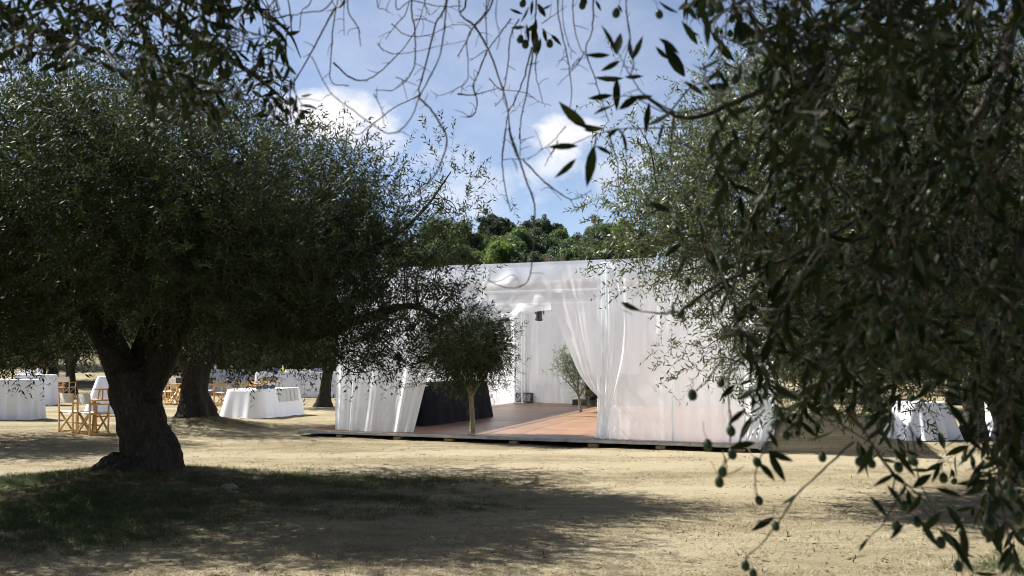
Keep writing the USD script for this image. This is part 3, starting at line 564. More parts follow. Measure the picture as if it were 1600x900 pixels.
# ------------------------------------------------------------------ the deck and the tent
A_D, A_N = math.radians(22.4), math.radians(17.2)
DV, NV = V(math.cos(A_D), -math.sin(A_D), 0), V(math.sin(A_N), math.cos(A_N), 0)
DECK = .14
FL = at_z(525, 672, DECK); FL[2] = 0
NF = V(-DV[1], DV[0], 0)                          # straight into the tent, square to the front
def W(s, t, z): return FL + DV * s + NV * t + V(0, 0, z)
def front(pxx, pyy):                              # where a picture point lies on the front plane: (s, z)
    r = ray(pxx, pyy); k = ((FL - EYE) @ NF) / (r @ NF); p = EYE + r * k
    return (p - FL)[:2] @ DV[:2], p[2]
S_END, T_END, TOP = 8.50, 13.0, 3.49
pole_s = front(945, 600)[0]

def para(mb, s0, s1, t0, t1, z0, z1):             # a slab aligned with the tent
    v = np.array([W(s, t, z) for z in (z0, z1) for s, t in ((s0, t0), (s1, t0), (s1, t1), (s0, t1))])
    mb.add(v, [[3, 2, 1, 0], [4, 5, 6, 7], [0, 1, 5, 4], [1, 2, 6, 5], [2, 3, 7, 6], [3, 0, 4, 7]])
def slab(s0, s1, t0, t1, z0, z1):
    mb = MB(); para(mb, s0, s1, t0, t1, z0, z1); return mb.arr()
deck = thing('wooden_deck', 'low orange brown plywood deck with grey metal edge carrying the white tent', 'deck')
ss, ts = np.linspace(-.78, S_END + .25, 9), np.linspace(-.22, T_END + .25, 7)
rd = np.random.default_rng(8)
for i in range(8):
    for j in range(6):
        h = rd.uniform(-.002, .0025)
        obj('deck_panel', slab(ss[i] + .004, ss[i + 1] - .004, ts[j] + .004, ts[j + 1] - .004, DECK - .022, DECK + h), 'deck_wood', deck)
for i in range(8):
    obj('edge_profile', slab(ss[i] + .003, ss[i + 1] - .003, ts[0] - .035, ts[0], .082, DECK - .004 + rd.uniform(-.003, .003)), 'edge_metal', deck)
for j in range(6):
    obj('edge_profile', slab(ss[0] - .035, ss[0], ts[j] + .003, ts[j + 1] - .003, .060, DECK - .004), 'edge_metal', deck)
    obj('edge_profile', slab(ss[-1], ss[-1] + .035, ts[j] + .003, ts[j + 1] - .003, .060, DECK - .004), 'edge_metal', deck)
for s in (0.1, 1.45, 2.6, 4.0, 5.6, 6.9, 8.3):
    for t in (-.17, 4, 8.5, 12.6):
        obj('wood_block', slab(s, s + rd.uniform(.13, .24), t, t + .16, -.04, .058), 'block_wood', deck)
u = MB()
for t in np.linspace(.1, T_END, 7): para(u, ss[0] + .05, ss[-1] - .05, t, t + .06, .059, DECK - .023)
obj('joist', u.arr(), 'block_wood', deck)

tent = thing('tent', 'open topped white tent of sheer drapes hung on a metal truss frame', 'tent')
def truss(a, b, w, n, name):
    """A square lattice girder from a to b: four chords and zigzag lacing."""
    a, b = V(*a), V(*b); t = unit(b - a); e1 = unit(np.cross(t, V(0, 0, 1) if abs(t[2]) < .9 else DV)); e2 = np.cross(t, e1)
    c = [(e1 * x + e2 * y) * w / 2 for x, y in ((-1, -1), (1, -1), (1, 1), (-1, 1))]
    g = UsdGeom.Xform.Define(stage, numbered(f'{tent.GetPath()}/{name}')).GetPrim()
    for o in c:
        m = MB(); m.tube([a + o, (a + b) / 2 + o, b + o], .022, 8); obj('chord', m.arr(), 'white_paint', g, smooth=40)
    m = MB()
    for q in range(4):
        o, p = c[q], c[(q + 1) % 4]
        for k in range(n):
            u0, u1 = k / n, (k + 1) / n
            m.tube([a + (b - a) * u0 + (o if k % 2 == 0 else p), a + (b - a) * u1 + (p if k % 2 == 0 else o)], .0095, 5, False)
    obj('lacing', m.arr(), 'white_paint', g)
    return g
IN, TW = .20, .26
cz = DECK + .03
for s, t in ((IN, IN + .02), (pole_s, IN + .02), (S_END - IN, IN + .02), (IN, T_END - IN), (S_END - IN, T_END - IN), (pole_s - .1, T_END - IN)):
    truss(W(s, t, cz), W(s, t, TOP - .34), TW, 14, 'truss_column')
    obj('base_plate', slab(s - .22, s + .22, t - .2, t + .2, DECK + .004, cz), 'aluminium', tent)
zt = TOP - .20
for (s0, t0), (s1, t1), n in (((IN, IN), (S_END - IN, IN), 34), ((IN, T_END - IN), (S_END - IN, T_END - IN), 34), ((IN, IN + .2), (IN, T_END - IN - .2), 48), ((S_END - IN, IN + .2), (S_END - IN, T_END - IN - .2), 48), ((IN + .2, 6.6), (S_END - IN - .2, 6.6), 34)):
    truss(W(s0, t0, zt), W(s1, t1, zt), TW, n, 'truss_beam')

def drape(top, bot, sl, sr, tt, folds, amp, seed, nu=90, nv=48, gather=None, lean=None, amp_top=.35, fine=.012):
    """A hanging sheet on the front plane. top, bot: height as functions of u; sl, sr: left and right edge as functions of v (0 top, 1 foot); tt: distance in front of the plane."""
    u, v = np.meshgrid(np.linspace(0, 1, nu), np.linspace(0, 1, nv))
    z = top(u) + (bot(u) - top(u)) * v
    s = sl(v) + (sr(v) - sl(v)) * u
    ph = folds * u * 2 * PI + .9 * np.sin(2 * PI * u * 1.7 + seed) + .5 * np.sin(3 * v + seed * 2)
    a = amp * (amp_top + (1 - amp_top) * v)
    off = a * (np.sin(ph) + .45 * np.sin(2.3 * ph + 1 + seed)) + .03 * (meshkit.fbm(np.stack([s * 1.3, z * .8, 0 * s + seed], -1), 3, seed) - .5) * 2 + fine * np.sin(41 * u + 3 * np.sin(5 * u + seed)) * (1 - v) ** 2
    if lean is not None: off = off + lean(u, v)
    p = FL + s[..., None] * DV - (tt + off)[..., None] * NF + z[..., None] * V(0, 0, 1)
    return p.reshape(-1, 3), grid_faces(nv, nu)
def pts_fn(pairs):                                # a smooth curve through (parameter, value) pairs
    from scipy.interpolate import PchipInterpolator
    a, b = zip(*pairs); f = PchipInterpolator(a, b); return lambda q: f(q)
def edge(points):                                 # picture points of a drape's edge, from top to foot, as s over v
    sz = [front(*q) for q in points]; z0, z1 = TOP, DECK + .012
    return pts_fn([(min(1, max(0, (z0 - z) / (z0 - z1))) + 1e-4 * i, s) for i, (s, z) in enumerate(sz)])
C0 = lambda c: (lambda q: 0 * q + c)
foot = C0(DECK + .012)
def cloth_obj(name, vf, m='gauze', **kw): return obj(name, vf, m, tent, smooth=True, **kw)
# front: fascia strip, left curtain swept to the left, sagging swag, right curtain gathered at the middle pole, two panels beyond
cloth_obj('fascia', drape(C0(TOP + .03), C0(TOP - .33), C0(-.02), C0(S_END + .02), .085, 3, .004, 3, nu=160, nv=8, fine=.004))
cloth_obj('front_curtain', drape(C0(TOP - .02), foot, C0(0.0), edge([(722, 415), (716, 450), (700, 500), (680, 555), (667, 603), (656, 645), (650, 669)]), .05, 5, .038, 4, fine=.003, lean=lambda u, v: .12 * np.sin(PI * u) * v, nu=140, nv=60))
zs = lambda pxx, pyy: front(pxx, pyy)[1]
s_sw0, s_sw1 = front(700, 450)[0], front(862, 450)[0]
low = pts_fn([(0, zs(700, 508)), (.25, zs(740, 507)), (.45, zs(775, 501)), (.7, zs(815, 493)), (.9, zs(848, 486)), (1, zs(862, 484))])
def swag_lean(u, v):
    q = .13 * np.sin(PI * np.clip(v, 0, 1)) ** 1.2 * np.exp(-((u - .55) / .38) ** 2)
    c = np.hypot((u - .50) * 1.5, (v - .12) * 1.0)     # slack folds that run from one hanging point to the next
    return q + .026 * np.sin(13 * c - .8) * np.exp(-((v - .35) / .32) ** 2) * np.exp(-((u - .5) / .33) ** 2) + .03 * np.sin(9 * u + 6 * v) * v
cloth_obj('swag', drape(C0(TOP - .10), low, C0(s_sw0), C0(s_sw1), .02, 2, .02, 6, lean=swag_lean, nu=110, nv=70))
# the right curtain: straight along the top, caught at the pole, then falling free
zk = zs(942, 618)
def gathered():
    nu, nv = 150, 90
    L = edge([(838, 415), (846, 430), (858, 462), (872, 498), (890, 545), (908, 585), (925, 607), (938, 622), (936, 645), (933, 668), (931, 686)])
    R = edge([(956, 405), (950, 440), (947, 500), (945, 560), (944, 622), (950, 650), (957, 686)])
    return drape(C0(TOP - .02), foot, L, R, .065, 3, .008, 8, nu=nu, nv=nv, amp_top=.6, fine=.002, lean=lambda u, v: .05 * np.exp(-((v - .78) / .12) ** 2))
cloth_obj('front_curtain', gathered())
m = MB(); k = W(front(942, 618)[0], 0, zk); mm = trimesh.creation.torus(.035, .010, 16, 8); mm.apply_translation(k + -NF * .08); m.tm(mm)
obj('tie_band', m.arr(), 'canvas_white', tent, smooth=True)
def swept():                                      # panel right of the pole, drawn towards it: its free edge curves down to the pole's foot
    L = edge([(944, 405), (944, 500), (944, 600), (942, 686)]); R = edge([(958, 405), (972, 450), (982, 500), (980, 545), (968, 600), (955, 650), (948, 686)])
    return drape(C0(TOP - .02), foot, L, R, .105, 2, .022, 9, nu=70, nv=70, amp_top=.8, fine=.006)
cloth_obj('front_curtain', swept())
cloth_obj('front_panel', drape(C0(TOP - .02), foot, C0(front(946, 600)[0]), C0(front(1053, 600)[0]), .02, 2, .004, 10, nu=110, nv=40, amp_top=1.0, fine=.006))
cloth_obj('front_panel', drape(C0(TOP - .02), foot, C0(front(1050, 600)[0]), C0(S_END), .045, 3, .004, 12, nu=110, nv=40, amp_top=.9, fine=.005))
m = MB(); m.bar(W(front(1051.5, 600)[0], -.085, DECK), W(front(1051.5, 600)[0], -.085, TOP - .05), .035, .012, up=NF); obj('seam', m.arr(), 'gauze', tent)
m = MB(); m.bar(W(front(945, 600)[0], -.15, DECK), W(front(945, 600)[0], -.15, TOP - .02), .05, .02, up=NF); obj('seam', m.arr(), 'gauze', tent)
# side and rear walls
def wall(a, b, folds, amp, seed, z1=TOP, z0=DECK + .012, nu=160, nv=24, out=None):
    u, v = np.meshgrid(np.linspace(0, 1, nu), np.linspace(0, 1, nv)); a, b = V(*a), V(*b); d = b - a; nn = unit(np.cross(d, V(0, 0, 1)))
    ph = folds * u * 2 * PI + np.sin(2 * PI * u * 2.3 + seed); off = amp * (.3 + .7 * v) * (np.sin(ph) + .4 * np.sin(2.6 * ph + seed)) + .05 * (meshkit.fbm(np.stack([u * 12, v * 3, 0 * u + seed], -1), 3, seed) - .5)
    p = a + u[..., None] * d + off[..., None] * nn; p[..., 2] = z1 + (z0 - z1) * v
    return p.reshape(-1, 3), grid_faces(nv, nu)
for k, (t0, t1) in enumerate(((.02, 4.3), (4.27, 8.7), (8.67, T_END))):
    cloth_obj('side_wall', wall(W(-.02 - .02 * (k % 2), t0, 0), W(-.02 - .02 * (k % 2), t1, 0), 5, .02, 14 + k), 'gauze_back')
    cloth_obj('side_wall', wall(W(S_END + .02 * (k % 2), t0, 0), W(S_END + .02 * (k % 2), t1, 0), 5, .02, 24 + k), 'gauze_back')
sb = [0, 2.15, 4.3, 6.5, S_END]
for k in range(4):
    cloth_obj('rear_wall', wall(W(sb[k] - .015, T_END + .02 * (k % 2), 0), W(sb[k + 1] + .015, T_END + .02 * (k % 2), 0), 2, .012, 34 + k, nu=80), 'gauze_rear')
    if k: 
        m = MB(); m.bar(W(sb[k], T_END - .04, DECK), W(sb[k], T_END - .04, TOP), .03, .01, up=NF); obj('seam', m.arr(), 'gauze', tent)
# the loose end of the right wall, bunched by the front corner
u, v = np.meshgrid(np.linspace(0, 2 * PI, 60), np.linspace(0, 1, 30)); rr = (.10 + .10 * v + .035 * np.sin(9 * u) + .02 * np.sin(4 * u + 5 * v))
p = np.stack([rr * np.cos(u), rr * np.sin(u), 0 * u], -1) + W(S_END + .22, .15, 0); p[..., 2] = 1.15 + (DECK + .05 - 1.15) * v; p[..., 0] += .10 * np.sin(3 * v)
cloth_obj('bunched_curtain', (p.reshape(-1, 3), grid_faces(30, 60)), 'gauze')

# ------------------------------------------------------------------ things on the deck
def bag(w, d, h, r0, flare, folds, amp, seed, n=160, nv=26, z0=0.0, swell=0.0):
    """A cloth over a table: flat top with rounded corners, sides that flare and ripple towards the hem."""
    th = np.linspace(0, 2 * PI, n, endpoint=False); e = 6.0
    c, s = np.cos(th), np.sin(th); k = (np.abs(c) ** e + np.abs(s) ** e) ** (-1 / e)
    base = np.stack([w / 2 * c * k, d / 2 * s * k], 1); out = unit(np.stack([c * np.abs(c) ** 1.5 + .25 * c, s * np.abs(s) ** 1.5 + .25 * s], 1))
    R = np.random.default_rng(seed); P = []
    q = np.concatenate([[0, .004, .02, .05], np.linspace(.09, 1, nv)])
    arc = np.cumsum(np.linalg.norm(np.roll(base, -1, 0) - base, axis=1)); arc = arc / arc[-1]
    ph = 2 * PI * folds * arc + 1.2 * np.sin(2 * PI * 3 * arc + seed); corner = np.minimum(np.abs(c), np.abs(s)) / .7071
    for a in q:
        grow = flare * a + amp * a ** .8 * (np.sin(ph) + .5 * np.sin(2.3 * ph + seed)) * (.6 + .6 * corner) + flare * .5 * corner ** 4 * a + swell * np.sin(PI * a)
        b = base + out * grow[:, None]; z = h * (1 - a) + z0
        if a < .05: b = base * (1 - .02 * (1 - a / .05)); z = h + z0 - .012 * (a / .05) ** 2
        zz = np.full(n, z) + (.018 * np.sin(ph * 1.0 + 1) * a if a > .99 else 0); P.append(np.column_stack([b, np.maximum(zz, z0 + .004) if a > .99 else zz]))
    v = np.vstack(P + [np.array([[0, 0, h + z0 + .001]])]); f = grid_faces(len(q), n, True); f = np.vstack([f[:, [0, 2, 1]], f[:, [0, 3, 2]]])
    j = np.arange(n); top = np.stack([np.full(n, len(v) - 1), j, (j + 1) % n], 1)
    return v, np.vstack([f, top])
def table_core(parent, w, d, h, z0=0.0, r=.022):
    for sx in (-1, 1):
        for sy in (-1, 1):
            m = MB(); m.tube([V(sx * (w / 2 - .08), sy * (d / 2 - .08), z0), V(sx * (w / 2 - .08), sy * (d / 2 - .08), h / 2 + z0), V(sx * (w / 2 - .08), sy * (d / 2 - .08), h - .03 + z0)], r, 8); obj('leg', m.arr(), 'edge_metal', parent)
    m = MB(); m.box((-w / 2 + .01, -d / 2 + .01, h - .035 + z0), (w / 2 - .01, d / 2 - .01, h - .004 + z0)); obj('table_top', m.arr(), 'teak', parent)

a = at_z(652, 667, DECK); b = at_z(772, 650, DECK); mid = (a + b) / 2; ln = np.linalg.norm(b - a)
rz = math.atan2((b - a)[1], (b - a)[0])
t = thing('bar_table', 'long table under a floor length navy cloth, left side of the deck', 'table', mid + V(-.35, .12, 0), rz)
obj('navy_cloth', bag(ln - .5, .8, .93, .05, .13, 17, .022, 5), 'navy_cloth', t, smooth=True); table_core(t, ln - .55, .76, .91)
# black sound gear at the rear
p = at_z(821, 629, DECK)
t = thing('equipment_rack', 'low black equipment rack with grey gear, by the rear truss column', 'rack', p, -A_D)
m = MB(); w, d, h = .62, .45, .33
m.box((-w / 2, -d / 2, .02), (w / 2, d / 2, .05)); m.box((-w / 2, -d / 2, h - .03), (w / 2, d / 2, h)); m.box((-w / 2, -d / 2, .05), (-w / 2 + .03, d / 2, h - .03)); m.box((w / 2 - .03, -d / 2, .05), (w / 2, d / 2, h - .03)); m.box((-w / 2 + .03, d / 2 - .02, .05), (w / 2 - .03, d / 2, h - .03))
obj('case', m.arr(), 'black_plastic', t)
for x0, x1, zz in ((-.24, -.12, .17), (-.09, .02, .2), (.06, .25, .14)):
    m = MB(); m.box((x0, -.20, .052), (x1, .1, zz + .05)); g = obj('gear_unit', m.arr(), 'grey_plastic', t)
    for q in range(2):
        mm = trimesh.creation.cylinder(.016, .02, sections=12); mm.apply_transform(trimesh.transformations.rotation_matrix(PI / 2, [1, 0, 0])); mm.apply_translation([x0 + .035 + .045 * q, -.21, .05 + zz * .6]); obj('knob', mm, 'black_metal', g)
m = MB(); m.bar((-.1, 0, h), (.1, 0, h + .03), .02); obj('handle', m.arr(), 'black_metal', t)
p = at_z(804, 627.5, DECK)
t = thing('ballast_box', 'small white ballast box at the foot of the rear truss column', 'box', p + V(-.02, -.34, 0), -A_D)
m = MB(); m.box((-.15, -.1, 0), (.15, .1, .27)); obj('box_body', m.arr(), 'white_paint', t); m = MB(); m.box((-.155, -.105, .271), (.155, .105, .30)); obj('lid', m.arr(), 'white_paint', t); m = MB(); m.bar((-.05, -.112, .2), (.05, -.112, .2), .015); obj('handle', m.arr(), 'black_metal', t)
# black counter behind the second small tree
p = at_z(930, 634, DECK)
t = thing('black_counter', 'black draped counter on a low black plinth behind the slender olive tree', 'counter', p + V(.35, .5, 0), -A_D)
m = MB(); m.box((-.95, -.42, 0), (1.2, .42, .17)); obj('plinth', m.arr(), 'black_board', t)
for q in range(3):
    m = MB(); m.box((-.55 + q * .52, -.30, .175), (-.04 + q * .52, -.27, .93)); obj('front_panel', m.arr(), 'black_cloth', t)
m = MB(); m.box((-.6, -.33, .935), (1.05, .33, .965)); obj('counter_top', m.arr(), 'black_board', t); m = MB(); m.box((-.55, -.265, .175), (1.0, .28, .93)); obj('core', m.arr(), 'black_board', t)
# lamps clamped to the rear beam and the middle beam
def stage_lamp(p, label, rot):
    t = thing('stage_lamp', label, 'stage light', p, rot)
    m = MB(); mm = trimesh.creation.torus(.035, .012, 14, 6); mm.apply_transform(trimesh.transformations.rotation_matrix(PI / 2, [1, 0, 0])); m.tm(mm); m.box((-.02, -.02, -.09), (.02, .02, -.03)); obj('clamp', m.arr(), 'black_metal', t)
    m = MB(); m.box((-.13, -.06, -.15), (.13, .06, -.09)); obj('base', m.arr(), 'black_metal', t)
    for sx in (-1, 1): m = MB(); m.box((sx * .115, -.03, -.33), (sx * .13, .03, -.15)); obj('yoke_arm', m.arr(), 'black_metal', t)
    mm = trimesh.creation.revolve([[0, 0], [.065, 0], [.085, -.05], [.085, -.22], [.10, -.26], [.10, -.30], [.085, -.30], [.08, -.27], [0, -.27]], sections=20)
    mm.apply_transform(trimesh.transformations.rotation_matrix(.18, [1, 0, 0])); mm.apply_translation([0, 0, -.20]); hd = obj('head', mm, 'black_plastic', t, smooth=35)
    mm = trimesh.creation.cylinder(.075, .01, sections=20); mm.apply_transform(trimesh.transformations.rotation_matrix(.18, [1, 0, 0])); mm.apply_translation([0, -.05, -.475]); obj('lens', mm, 'lens_glass', hd)
def on_t(pxx, tt):                                # the point of the plane t = tt seen in picture column pxx
    r = ray(pxx, 490); nn = V(-DV[1], DV[0], 0); q = FL + NV * tt; k = ((q - EYE) @ nn) / (r @ nn); return EYE + r * k
for pxx, tt, lab in ((843, 6.6, 'black stage light hanging in the open gap below the swag'), (792, 6.6, 'black stage light mostly hidden behind the swag')):
    q = on_t(pxx, tt); q[2] = zt - TW / 2 - .03; stage_lamp(q, lab, .4)

# two small olive trees standing on the deck
T = at_z(737, 678.5, DECK + .002)
tr = limb_mesh([V(0, 0, 0), V(.01, 0, .04), V(.015, 0, .2), V(0, .01, .5), V(-.02, 0, .8), V(-.03, .02, 1.0)], [.085, .062, .052, .048, .05, .035], 20, 40, .14, 3)
limbs = [([V(-.01, 0, .75), V(.10, .05, .95), V(.3, .1, 1.2), V(.45, .1, 1.6)], [.04, .035, .025, .01]), ([V(-.02, 0, .8), V(-.15, .0, 1.05), V(-.35, -.1, 1.35), V(-.45, -.1, 1.7)], [.04, .035, .025, .01]), ([V(-.02, .02, .9), V(0, .1, 1.4), V(.05, .1, 2.0)], [.035, .03, .01]),
         ([V(-.02, .02, .9), V(0, -.25, 1.3), V(.1, -.4, 1.6)], [.03, .025, .01])]
yy = T[1]
lobes = [lobe(T, 735, 548, yy, (.60, .6, .50)), lobe(T, 760, 535, yy, (.42, .5, .42)), lobe(T, 705, 555, yy, (.40, .45, .40)), lobe(T, 775, 515, yy, (.28, .3, .22), .8), lobe(T, 725, 595, yy, (.45, .4, .16), .8), lobe(T, 772, 580, yy, (.22, .3, .25), .7), lobe(T, 690, 520, yy, (.32, .4, .3), .8), lobe(T, 672, 572, yy, (.26, .3, .26), .6), lobe(T, 786, 560, yy, (.16, .25, .30), .5), lobe(T, 742, 500, yy, (.3, .3, .16), .7)]
tt = olive('small round headed olive tree with mossy straight trunk at the front edge of the deck', T, tr, limbs, lobes, 470, 10, 41, None, .060, .0145, 7, .13, .4, (.12, .30), 'olive_leaf', 'young_bark', 2, r0=.009)
rs = np.random.default_rng(3); k = 26; hh = rs.uniform(.03, .45, k); an = rs.uniform(0, 2 * PI, k)
sh = sprigs(np.stack([.05 * np.cos(an), .05 * np.sin(an), hh], 1), np.stack([np.cos(an), np.sin(an), 1.2 + 0 * an], 1), rs.uniform(.06, .14, k), rs, 4, .035, .009)
obj('suckers', sh[0], 'potted_leaf', tt, kind='stuff')
T = at_z(908, 643.5, DECK + .002); yy = T[1]
tr = limb_mesh([V(0, 0, 0), V(-.02, 0, .1), V(-.05, 0, .3), V(-.08, .02, .5), V(-.12, .02, .62)], [.05, .04, .034, .034, .025], 16, 30, .14, 6)
limbs = [([V(-.10, 0, .5), V(-.2, 0, .8), V(-.35, 0, 1.1), V(-.45, 0, 1.35)], [.025, .02, .014, .006]), ([V(-.08, 0, .45), V(-.08, .05, .8), V(-.05, .1, 1.3), V(-.1, .1, 1.65)], [.025, .02, .014, .006]), ([V(-.06, 0, .4), V(.1, -.05, .7), V(.25, -.1, 1.1), V(.2, -.1, 1.4)], [.025, .02, .012, .006]), ([V(-.1, 0, .5), V(-.3, -.1, .75), V(-.55, -.1, 1.0)], [.018, .012, .006])]
lobes = [lobe(T, 893, 572, yy, (.30, .32, .28)), lobe(T, 912, 585, yy, (.38, .32, .38)), lobe(T, 882, 560, yy, (.16, .2, .16)), lobe(T, 925, 610, yy, (.25, .25, .22)), lobe(T, 880, 578, yy, (.28, .25, .12)), lobe(T, 895, 556, yy, (.18, .2, .14), .8)]
olive('slender pale green olive tree with bare forked stem in the middle of the deck', T, tr, limbs, lobes, 90, 9, 42, None, .060, .014, 7, .10, .6, (.12, .26), 'potted_leaf', 'young_bark', 1, r0=.007)
# ------------------------------------------------------------------ draped tables, chairs and what stands on them
def gp(pxx, pyy):                                 # where a picture point meets the ground
    r = ray(pxx, pyy); lo = 4.0
    for y in np.arange(6, 90, .05):
        p = EYE + r * (y / r[1])
        if p[2] <= gz(p[0], p[1]): return V(p[0], p[1], gz(p[0], p[1]))
    return EYE + r * (50 / r[1])
def draped(pxx, pyy, w, d, h, rot, label, flare, folds, amp, seed, r0=.05, group=None, swell=0.0, shift=(0, 0)):
    p = gp(pxx, pyy); p = V(p[0] + shift[0], p[1] + shift[1], 0); p[2] = gz(p[0], p[1])
    t = thing('draped_table', label, 'table', p, rot, group)
    obj('tablecloth', bag(w, d, h, r0, flare, folds, amp, seed, swell=swell), 'table_linen', t, smooth=True); table_core(t, w - .1, d - .1, h - .012)
    return p
GW = 'white draped tables in the grove'
pA = draped(8, 656, 2.2, .85, 1.06, -.10, 'tall white draped table cut by the left edge, olive twigs hanging before it', .10, 13, .050, 3, group=GW, shift=(-.35, .3))
pB = draped(47, 634, 1.25, .9, 1.05, .1, 'tall white draped table with red flowers, behind the one at the left edge', .06, 9, .040, 4, group=GW, shift=(0, .35))
pC = draped(163, 646, .75, .75, 1.10, .3, 'narrow cone shaped white draped table half behind the big trunk', .34, 8, .03, 5, group=GW, shift=(.1, .2))
a, b, c = gp(408, 655), gp(481, 647.5), gp(366, 651)
wD, dD = np.linalg.norm(b - a) - .22, np.linalg.norm(c - a) * .86
rD = math.atan2((b - a)[1], (b - a)[0]); eD = V(-math.sin(rD), math.cos(rD), 0); uD = V(math.cos(rD), math.sin(rD), 0)
pD = (a + b) / 2 + eD * (dD / 2 + .10); pD[2] = gz(pD[0], pD[1]); hD = .78
t = thing('draped_table', 'white draped buffet table with grey napkins over its front and bowls on top', 'table', pD, rD, GW)
obj('tablecloth', bag(wD, dD, hD, .05, .13, 10, .018, 7), 'table_linen', t, smooth=True); table_core(t, wD - .1, dD - .1, hD - .012)
pE = draped(352, 614, 1.9, .8, 1.02, -.05, 'white draped table with red blossoms, behind the beige backed chairs', .07, 12, .03, 8, group=GW, shift=(0, .4))
pF = draped(455, 621, 3.4, .85, 1.02, -.12, 'long white draped table with yellow bottle, behind the buffet table', .09, 18, .03, 9, group=GW, shift=(.15, .4))
pG = draped(1452, 689, .80, .75, .76, .2, 'white ruffled draped table left of the dark trunk on the right', .13, 9, .075, 10, group=GW, shift=(0, .35))
pH = draped(1572, 687, .55, .6, .78, .1, 'white draped table near the right edge, right of the dark trunk', .15, 7, .035, 12, group=GW, shift=(.1, .35))

def director_chair(label, loc, rot, canvas='canvas_white', group='wooden folding chairs with canvas seats'):
    t = thing('folding_chair', label, 'chair', loc, rot, group)
    w, d, hs, hb = .27, .21, .45, .87
    for y in (-d, d):                             # crossed legs front and rear
        for s in (-1, 1):
            m = MB(); m.bar((s * w, y + s * .013, .02), (-s * (w - .01), y + s * .013, hs - .015), .024, .036, up=(0, 1, 0)); obj('leg', m.arr(), 'teak', t)
    for s in (-1, 1):
        m = MB(); m.bar((s * w, -d - .03, .018), (s * w, d + .03, .018), .028, .036); obj('foot_rail', m.arr(), 'teak', t)
        m = MB(); m.bar((s * w, -d - .02, hs - .005), (s * w, d + .02, hs - .005), .028, .034); obj('seat_rail', m.arr(), 'teak', t)
        m = MB(); m.bar((s * (w + .005), -d - .005, .04), (s * (w + .005), -d - .03, hb), .026, .036, up=(1, 0, 0)); obj('back_post', m.arr(), 'teak', t)
        m = MB(); m.bar((s * (w + .005), d - .02, .04), (s * (w + .005), d - .02, .635), .026, .036, up=(1, 0, 0)); obj('front_post', m.arr(), 'teak', t)
        m = MB(); m.bar((s * (w + .01), -d - .03, .648), (s * (w + .01), d + .05, .648), .055, .024); obj('armrest', m.arr(), 'teak', t)
    m = MB(); m.bar((-w, 0, .20), (w, 0, .20), .022, .03); obj('stretcher', m.arr(), 'teak', t)
    def sheet(n0, n1, f):
        u, v = np.meshgrid(np.linspace(0, 1, n0), np.linspace(0, 1, n1)); p = f(u, v); q = p + np.array([0, .004, .004])
        fc = grid_faces(n1, n0); k = n0 * n1; return np.vstack([p.reshape(-1, 3), q.reshape(-1, 3)]), np.vstack([fc, fc[:, ::-1] + k])
    obj('seat', sheet(11, 7, lambda u, v: np.stack([(u * 2 - 1) * (w + .012), (v * 2 - 1) * (d + .005), hs + .016 - .03 * np.sin(PI * u)], -1)), canvas, t, smooth=True)
    obj('backrest', sheet(11, 5, lambda u, v: np.stack([(u * 2 - 1) * (w + .022), -d - .028 - .045 * np.sin(PI * u) + .016 * (1 - v), .66 + .20 * v], -1)), canvas, t, smooth=True)
    return t
face = lambda x, y: math.atan2(y, x) - PI / 2     # turns the chair's front towards (x, y)
p = gp(146, 678.5); chair = director_chair('white canvas folding chair nearest the camera, seen side on left of the big trunk', p, face(.66, .75))
GC = 'wooden folding chairs with canvas seats'
def seat(pxx, pyy, fx, fy, label, src=None):
    return dup(src or chair, gp(pxx, pyy), face(fx, fy), label, GC)
seat(117, 675, .58, .81, 'white canvas folding chair just left of the nearest side on chair')
seat(83, 623, .25, .95, 'white canvas folding chair right beside the tall draped tables at far left, back turned')
seat(103, 623, .15, .98, 'white canvas folding chair standing alone against the dark shadow at far left, back turned')
seat(95, 617, -.2, -.98, 'white canvas folding chair at the far side of the small table at far left')
seat(263, 632, .75, .65, 'white canvas folding chair at the right edge of the big trunk')
seat(278, 628, .9, -.3, 'white canvas folding chair under the left black crate beside the second trunk')
beige = director_chair('beige canvas folding chair just right of the second trunk', gp(319, 629.5), face(-.85, .45), 'canvas_beige', GC)
seat(351, 634.5, .35, .93, 'beige canvas folding chair standing alone between second trunk and buffet table', beige)
seat(370, 637.5, -.9, .30, 'beige canvas folding chair at the left end of the buffet table', beige)
seat(396, 619, .1, -.99, 'beige canvas folding chair behind the teak table beyond the grey bowls', beige)
olivec = director_chair('olive brown canvas folding chair behind the buffet table, beside the wooden boards', gp(423, 623), face(.1, .99), 'olive_canvas', GC)

def folding_table(label, loc, rot, w=1.25, d=.75, h=.73):
    t = thing('folding_table', label, 'table', loc, rot, 'teak folding tables'); n = 7
    for k in range(n):
        x0 = -d / 2 + d / n * k; m = MB(); m.box((-w / 2, x0 + .004, h - .022), (w / 2, x0 + d / n - .004, h)); obj('slat', m.arr(), 'teak', t)
    for s in (-1, 1):
        for q in (-1, 1):
            m = MB(); m.bar((s * (w / 2 - .18) + q * .014, q * (d / 2 - .06), .015), (s * (w / 2 - .18) + q * .014, -q * (d / 2 - .06), h - .03), .026, .045, up=(1, 0, 0)); obj('leg', m.arr(), 'teak', t)
        m = MB(); m.bar((s * (w / 2 - .18), -d / 2 + .03, h - .037), (s * (w / 2 - .18), d / 2 - .03, h - .037), .05, .028); obj('top_rail', m.arr(), 'teak', t)
    m = MB(); m.bar((-w / 2 + .2, 0, .36), (w / 2 - .2, 0, .36), .03, .03); obj('stretcher', m.arr(), 'teak', t)
    return t
pT = gp(181, 676); pT[2] = gz(pT[0], pT[1]); rT = .35
ft = folding_table('teak folding table with crossed legs at the left side of the big trunk', pT, rT, 1.25)
